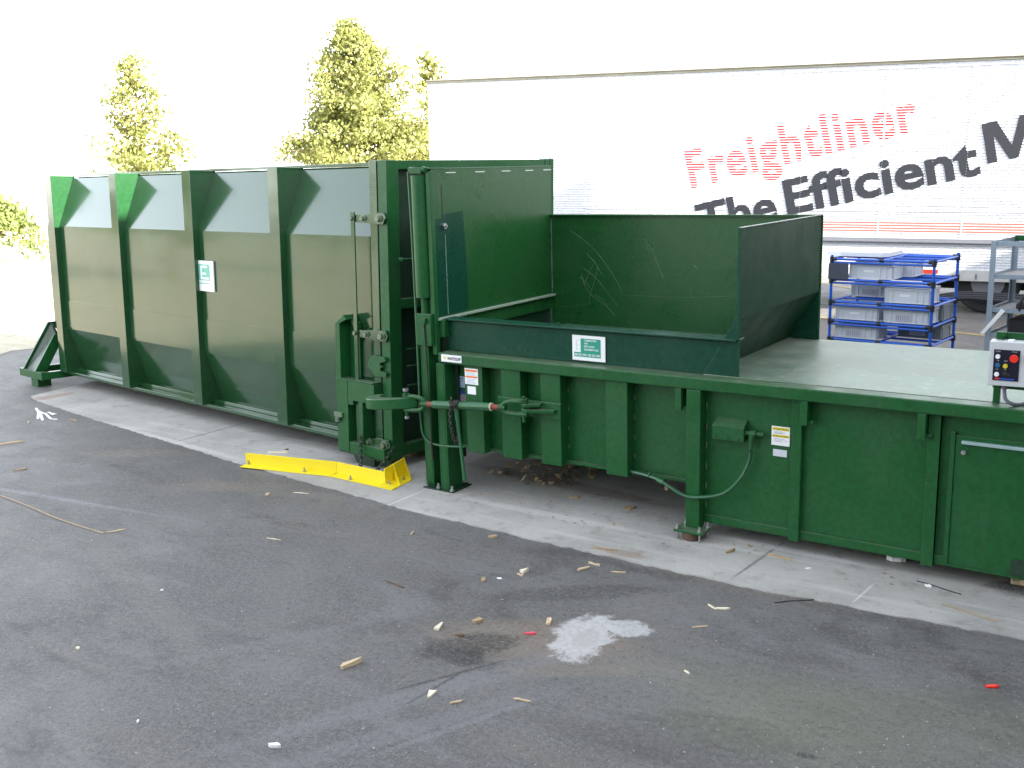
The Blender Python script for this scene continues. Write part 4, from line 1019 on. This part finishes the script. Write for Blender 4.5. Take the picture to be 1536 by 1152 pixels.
# ------------------------------------------------------------------ litter on the ground
random.seed(4)
def chip(name, u, v, L, W_, ang, mat, label, cat, th=.008, shape='stick', z=0.0, bend=0.):
    """lies on the asphalt or pad; L, W in metres, ang in degrees on the ground"""
    p = gp(u, v); zz = z+.001
    a = R_(ang); d = Vector((math.cos(a), math.sin(a), 0)); n = Vector((-d.y, d.x, 0))
    m = MB(Matrix.Translation((p.x, p.y, zz)))
    if shape == 'tri': P = [(-d*L*.5-n*W_*.5), (d*L*.5-n*W_*.15), (d*L*.4+n*W_*.1), (-d*L*.45+n*W_*.5)]
    elif shape == 'wire':
        S = smooth_path([-d*L*.5, -d*L*.15+n*bend, d*L*.2-n*bend*.5, d*L*.5], 6)
        m.tube([s+Vector((0, 0, W_*.5)) for s in S], W_*.5, 6); P = None
    elif shape == 'leaf': P = [-d*L*.5, -d*L*.2-n*W_*.5, d*L*.25-n*W_*.35, d*L*.5, d*L*.2+n*W_*.45, -d*L*.25+n*W_*.4]
    else:
        ru = random.uniform; P = []
        for (a_, b_) in ((-.50, -.30), (-.46, -.50), (-.1, -.45), (.30, -.50), (.46, -.28), (ru(.52, .62), -.1), (.48, .05), (ru(.50, .60), .22), (.36, .48), (0, .42), (-.35, .50), (-.48, .25), (-.54, 0)):
            P.append(d*L*(a_+ru(-.03, .03))+n*W_*(b_*ru(.7, 1.1)))
    if P:
        tl_ = random.uniform(0, .006)
        A = [m.bm.verts.new((q.x, q.y, 0)) for q in P]; B = [m.bm.verts.new((q.x, q.y, th*random.uniform(.7, 1.3)+(tl_ if q.dot(d) > 0 else 0))) for q in P]
        m.face(A[::-1]); m.face(B)
        for i in range(len(P)): m.face([A[i], A[(i+1) % len(P)], B[(i+1) % len(P)], B[i]])
    o = m.build(name, mat); tag(o, label, cat, 'wood scraps and litter on the yard')
    # origin at the piece
    o.data.transform(Matrix.Translation((-p.x, -p.y, -zz))); o.location = (p.x, p.y, zz)
    return o
Wd, Wp, Tw, Pa = M['wood'], M['woodpale'], M['twig'], M['paper']
PZ = .008
chips = [
 ('wood_chip', 527, 998, .115, .028, 72, Wd, 'thick tan wood offcut, the largest piece on the asphalt', .018, 'stick', 0),
 ('wood_chip', 659, 941, .085, .030, 105, Wp, 'upright pale wood wedge left of the dark oil stain', .012, 'tri', 0),
 ('wood_chip', 646, 1043, .070, .040, 290, Wp, 'pale triangular wood chip near the bottom of the drag track', .010, 'tri', 0),
 ('wood_chip', 684, 1054, .060, .014, 55, Wd, 'small slanted splinter right of the pale triangular chip', .006, 'stick', 0),
 ('wood_chip', 784, 1051, .085, .013, 10, Wd, 'thin flat splinter lying level below the tan stain', .006, 'stick', 0),
 ('wood_chip', 787, 858, .055, .035, 75, Wp, 'pale three-cornered chip between the pad edge and the oil stain', .014, 'tri', 0),
 ('wood_chip', 780, 863, .050, .012, 340, Wd, 'narrow sliver touching a pale three-cornered chip', .006, 'stick', 0),
 ('wood_chip', 875, 854, .080, .020, 62, Wd, 'tan splinter pointing at the pad, left of a crossing pair', .008, 'stick', 0),
 ('wood_chip', 891, 847, .085, .018, 352, Wd, 'tan splinter crossing the end of another near the pad edge', .008, 'stick', 0),
 ('paper_scrap', 749, 868, .040, .020, 0, Pa, 'tiny white paper scrap left of the chips near the pad', .003, 'leaf', 0),
 ('dry_leaf', 716, 933, .060, .040, 40, M['leafdry'], 'crumpled brown leaf above the dark oil stain', .014, 'leaf', 0),
 ('wood_chip', 823, 934, .055, .026, 110, Wd, 'short blocky wood chip just left of the white cement patch', .012, 'stick', 0),
 ('candy_wrapper', 795, 951, .070, .022, 20, M['pink'], 'small pink wrapper left of the white cement patch', .006, 'leaf', 0),
 ('twig', 592, 877, .150, .008, 350, Tw, 'thin dark twig lying on open asphalt left of centre', .006, 'stick', 0),
 ('wood_chip', 618, 801, .050, .010, 110, Wd, 'tiny tan splinter close to the concrete edge near the legs', .005, 'stick', 0),
 ('dry_leaf', 739, 806, .070, .035, 10, M['leafdry'], 'dry brown leaf close to the concrete edge', .010, 'leaf', 0),
 ('dry_leaf', 725, 871, .045, .028, 120, M['leafdry'], 'small dry leaf left of a white paper scrap', .008, 'leaf', 0),
 ('wood_chip', 906, 826, .150, .014, 10, M['leafdry'], 'long brown wood strip lying on the concrete pad edge', .006, 'stick', PZ),
 ('wood_chip', 1068, 911, .070, .012, 330, Wp, 'pale splinter, left one of a pair right of the cement patch', .005, 'stick', 0),
 ('wood_chip', 1083, 914, .080, .016, 22, Wp, 'pale splinter, right one of a pair right of the cement patch', .006, 'stick', 0),
 ('wood_chip', 1050, 941, .080, .010, 38, Wd, 'slim tan splinter right of the white cement patch', .005, 'stick', 0),
 ('wood_chip', 927, 859, .080, .010, 16, Wd, 'slim tan splinter right of the crossing pair near the pad', .005, 'stick', 0),
 ('twig', 689, 954, .050, .012, 10, Tw, 'short dark twig touching the top of the oil stain', .007, 'stick', 0),
 ('dry_leaf', 1096, 830, .085, .020, 70, M['leafdry'], 'curled brown leaf on the pad right of the middle leg', .016, 'leaf', PZ),
 ('wood_chip', 1168, 838, .150, .012, 350, M['leafdry'], 'brown bark strip on the pad under the caution label', .010, 'stick', PZ),
 ('paper_scrap', 1212, 855, .040, .015, 10, Pa, 'tiny white paper scrap on the pad under the deck', .002, 'leaf', PZ),
 ('black_wire', 1195, 902, .26, .005, 42, M['rubber'], 'black wire lying across the pad edge', .005, 'wire', 0),
 ('black_wire', 1408, 884, .26, .005, 345, M['rubber'], 'black wire with a white tag lying on the pad', .005, 'wire', PZ),
 ('paper_scrap', 1392, 882, .040, .018, 345, Pa, 'white tag beside the black wire on the pad', .010, 'leaf', PZ),
 ('twig', 1454, 922, .30, .006, 345, M['leafdry'], 'long thin brown twig on the pad near the right edge', .005, 'wire', PZ),
 ('plastic_scrap', 1488, 1031, .055, .020, 30, M['red'], 'red plastic scrap on the asphalt at the lower right', .008, 'stick', 0),
 ('wood_chip', 1030, 1009, .040, .008, 330, Wp, 'tiny pale splinter below the cement patch', .004, 'stick', 0),
 ('paper_scrap', 1344, 843, .110, .050, 10, Pa, 'crumpled white paper half under the compactor body', .022, 'leaf', PZ),
 ('wood_chip', 1531, 878, .10, .050, 10, Wd, 'tan wood block at the right edge under the compactor', .030, 'stick', PZ),
 ('wood_chip', 17, 665, .19, .020, 62, Wd, 'tan stick at the left edge of the picture', .008, 'stick', 0),
 ('wood_chip', 43, 634, .10, .014, 330, Wd, 'small tan stick left of the white paint spill', .006, 'stick', 0),
 ('wood_chip', 30, 705, .10, .018, 60, M['leafdry'], 'brown chip at the left edge below the tan stick', .006, 'stick', 0),
 ('twig', 110, 631, .14, .012, 355, M['leafdry'], 'brown twig right of the white paint spill', .008, 'stick', 0),
 ('wood_chip', 174, 797, .11, .012, 62, Wd, 'tan splinter at the end of the long tan strip', .006, 'stick', 0),
 ('dry_leaf', 401, 743, .045, .030, 100, Wd, 'pale dry leaf below the yellow rail', .012, 'leaf', 0),
 ('wood_chip', 417, 681, .17, .020, 25, Wp, 'pale stick on the pad behind the yellow rail', .014, 'stick', PZ),
 ('wood_chip', 410, 809, .11, .006, 8, Wp, 'hair-thin pale splinter on open asphalt below the yellow rail', .003, 'stick', 0),
 ('wood_chip', 451, 740, .12, .006, 15, Wp, 'hair-thin pale splinter close below the yellow rail', .003, 'stick', 0),
 ('paper_scrap', 412, 1121, .060, .020, 20, Pa, 'crumpled white scrap near the bottom edge', .014, 'leaf', 0),
 ('paper_scrap', 117, 973, .045, .018, 340, Wp, 'whitish scrap on bare asphalt at the lower left', .005, 'leaf', 0),
 ('paper_scrap', 207, 1083, .030, .012, 320, Pa, 'tiny white fleck near the bottom left corner', .005, 'leaf', 0),
 ('paper_scrap', 243, 886, .022, .018, 0, Pa, 'tiny bright fleck in the left part of the asphalt', .006, 'leaf', 0),
 ('dry_leaf', 1001, 736, .050, .040, 60, Wd, 'pale leaf under the middle of the compactor', .030, 'leaf', PZ),
 ('cardboard_scrap', 618, 684, .10, .070, 60, Wd, 'torn cardboard scrap under the container door', .07, 'leaf', PZ),
 ('dry_leaf', 430, 676, .04, .03, 30, Tw, 'dark leaf on the pad behind the yellow rail', .006, 'leaf', PZ),
 ('dry_leaf', 945, 764, .10, .06, 60, M['leafdry'], 'brown leaf on the pad under the corrugated chamber', .008, 'leaf', PZ),
 ('dry_leaf', 862, 748, .08, .05, 20, M['leafdry'], 'smaller brown leaf on the pad under the corrugated chamber', .008, 'leaf', PZ),
]
for c_ in chips:
    nm, u, v, L, W_, an, mt, lab, th, sh, z = c_
    cat = {'wood_chip': 'wood chip', 'paper_scrap': 'paper scrap', 'dry_leaf': 'leaf', 'twig': 'twig', 'black_wire': 'wire', 'candy_wrapper': 'wrapper', 'plastic_scrap': 'plastic scrap', 'cardboard_scrap': 'cardboard'}[nm]
    chip(nm, u, v, L, W_, an, mt, lab, cat, th, sh, z, .006)
m = MB(); S = smooth_path([gp(0, 743, .004), gp(40, 758, .004), (gp(90, 779, .004)), gp(156, 800, .004)], 6); m.tube(S, .009, 6, .3)
tag(m.build('packing_strip', plain('tan_strap', (.29, .22, .14), .8, 0, .3, 15)), 'long thin tan packing strip lying on the asphalt at the left', 'strip')
# grit too small to count
m = MB()
for i in range(900):
    u, v = random.uniform(-40, 1580), random.uniform(620, 1160); p = gp(u, v)
    if p.y > -.45 and random.random() < .6: continue
    z = .0 if p.y < -.55 else .008
    s = random.choice([.001, .0012, .0016, .0024]); a = random.uniform(0, 3.14); k = random.uniform(1, 3)
    d = Vector((math.cos(a)*s*k, math.sin(a)*s*k, 0)); n = Vector((-math.sin(a)*s, math.cos(a)*s, 0)); q = Vector((p.x, p.y, z))
    h = Vector((0, 0, s)); m.hexa([q-d-n, q+d-n, q+d+n, q-d+n, q-d-n+h, q+d-n+h, q+d+n+h, q-d+n+h])
gm, nt, b = newmat('grit'); c = coords(nt); v_ = N(nt, 'ShaderNodeTexWhiteNoise'); nt.links.new(N(nt, 'ShaderNodeNewGeometry').outputs['Random Per Island'], v_.inputs['Vector'])
nt.links.new(mix(nt, v_.outputs['Value'], (.12, .11, .09), (.42, .40, .36)), b.inputs['Base Color']); b.inputs['Roughness'].default_value = .9
tag(m.build('gravel_grit', gm), 'fine grit and specks scattered over the asphalt', 'grit', kind='stuff')
# leaf litter piled under the compactor
m = MB()
for i in range(110):
    p = Vector((random.uniform(.1, .85), random.uniform(.4, 1.0), .01+random.uniform(0, .05))); s = random.uniform(.012, .04)
    a = Euler((random.uniform(-.8, .8), random.uniform(-.8, .8), random.uniform(0, 6))).to_matrix(); m.sheet([p+a @ Vector(w_)*s for w_ in ((-1, -.5, 0), (0, -.6, 0), (1, 0, 0), (0, .6, 0))])
for i in range(170):
    p = Vector((random.uniform(-.3, 3.4), random.uniform(-.2, .6), .012)); s = random.uniform(.006, .018)
    a = Euler((random.uniform(-.3, .3), random.uniform(-.3, .3), random.uniform(0, 6))).to_matrix(); m.sheet([p+a @ Vector(w_)*s for w_ in ((-1, -.5, 0), (0, -.6, 0), (1, 0, 0), (0, .6, 0))])
tag(m.build('leaf_litter', M['leafdry']), 'dry leaf litter gathered on the pad under the compactor', 'leaf litter', kind='stuff')
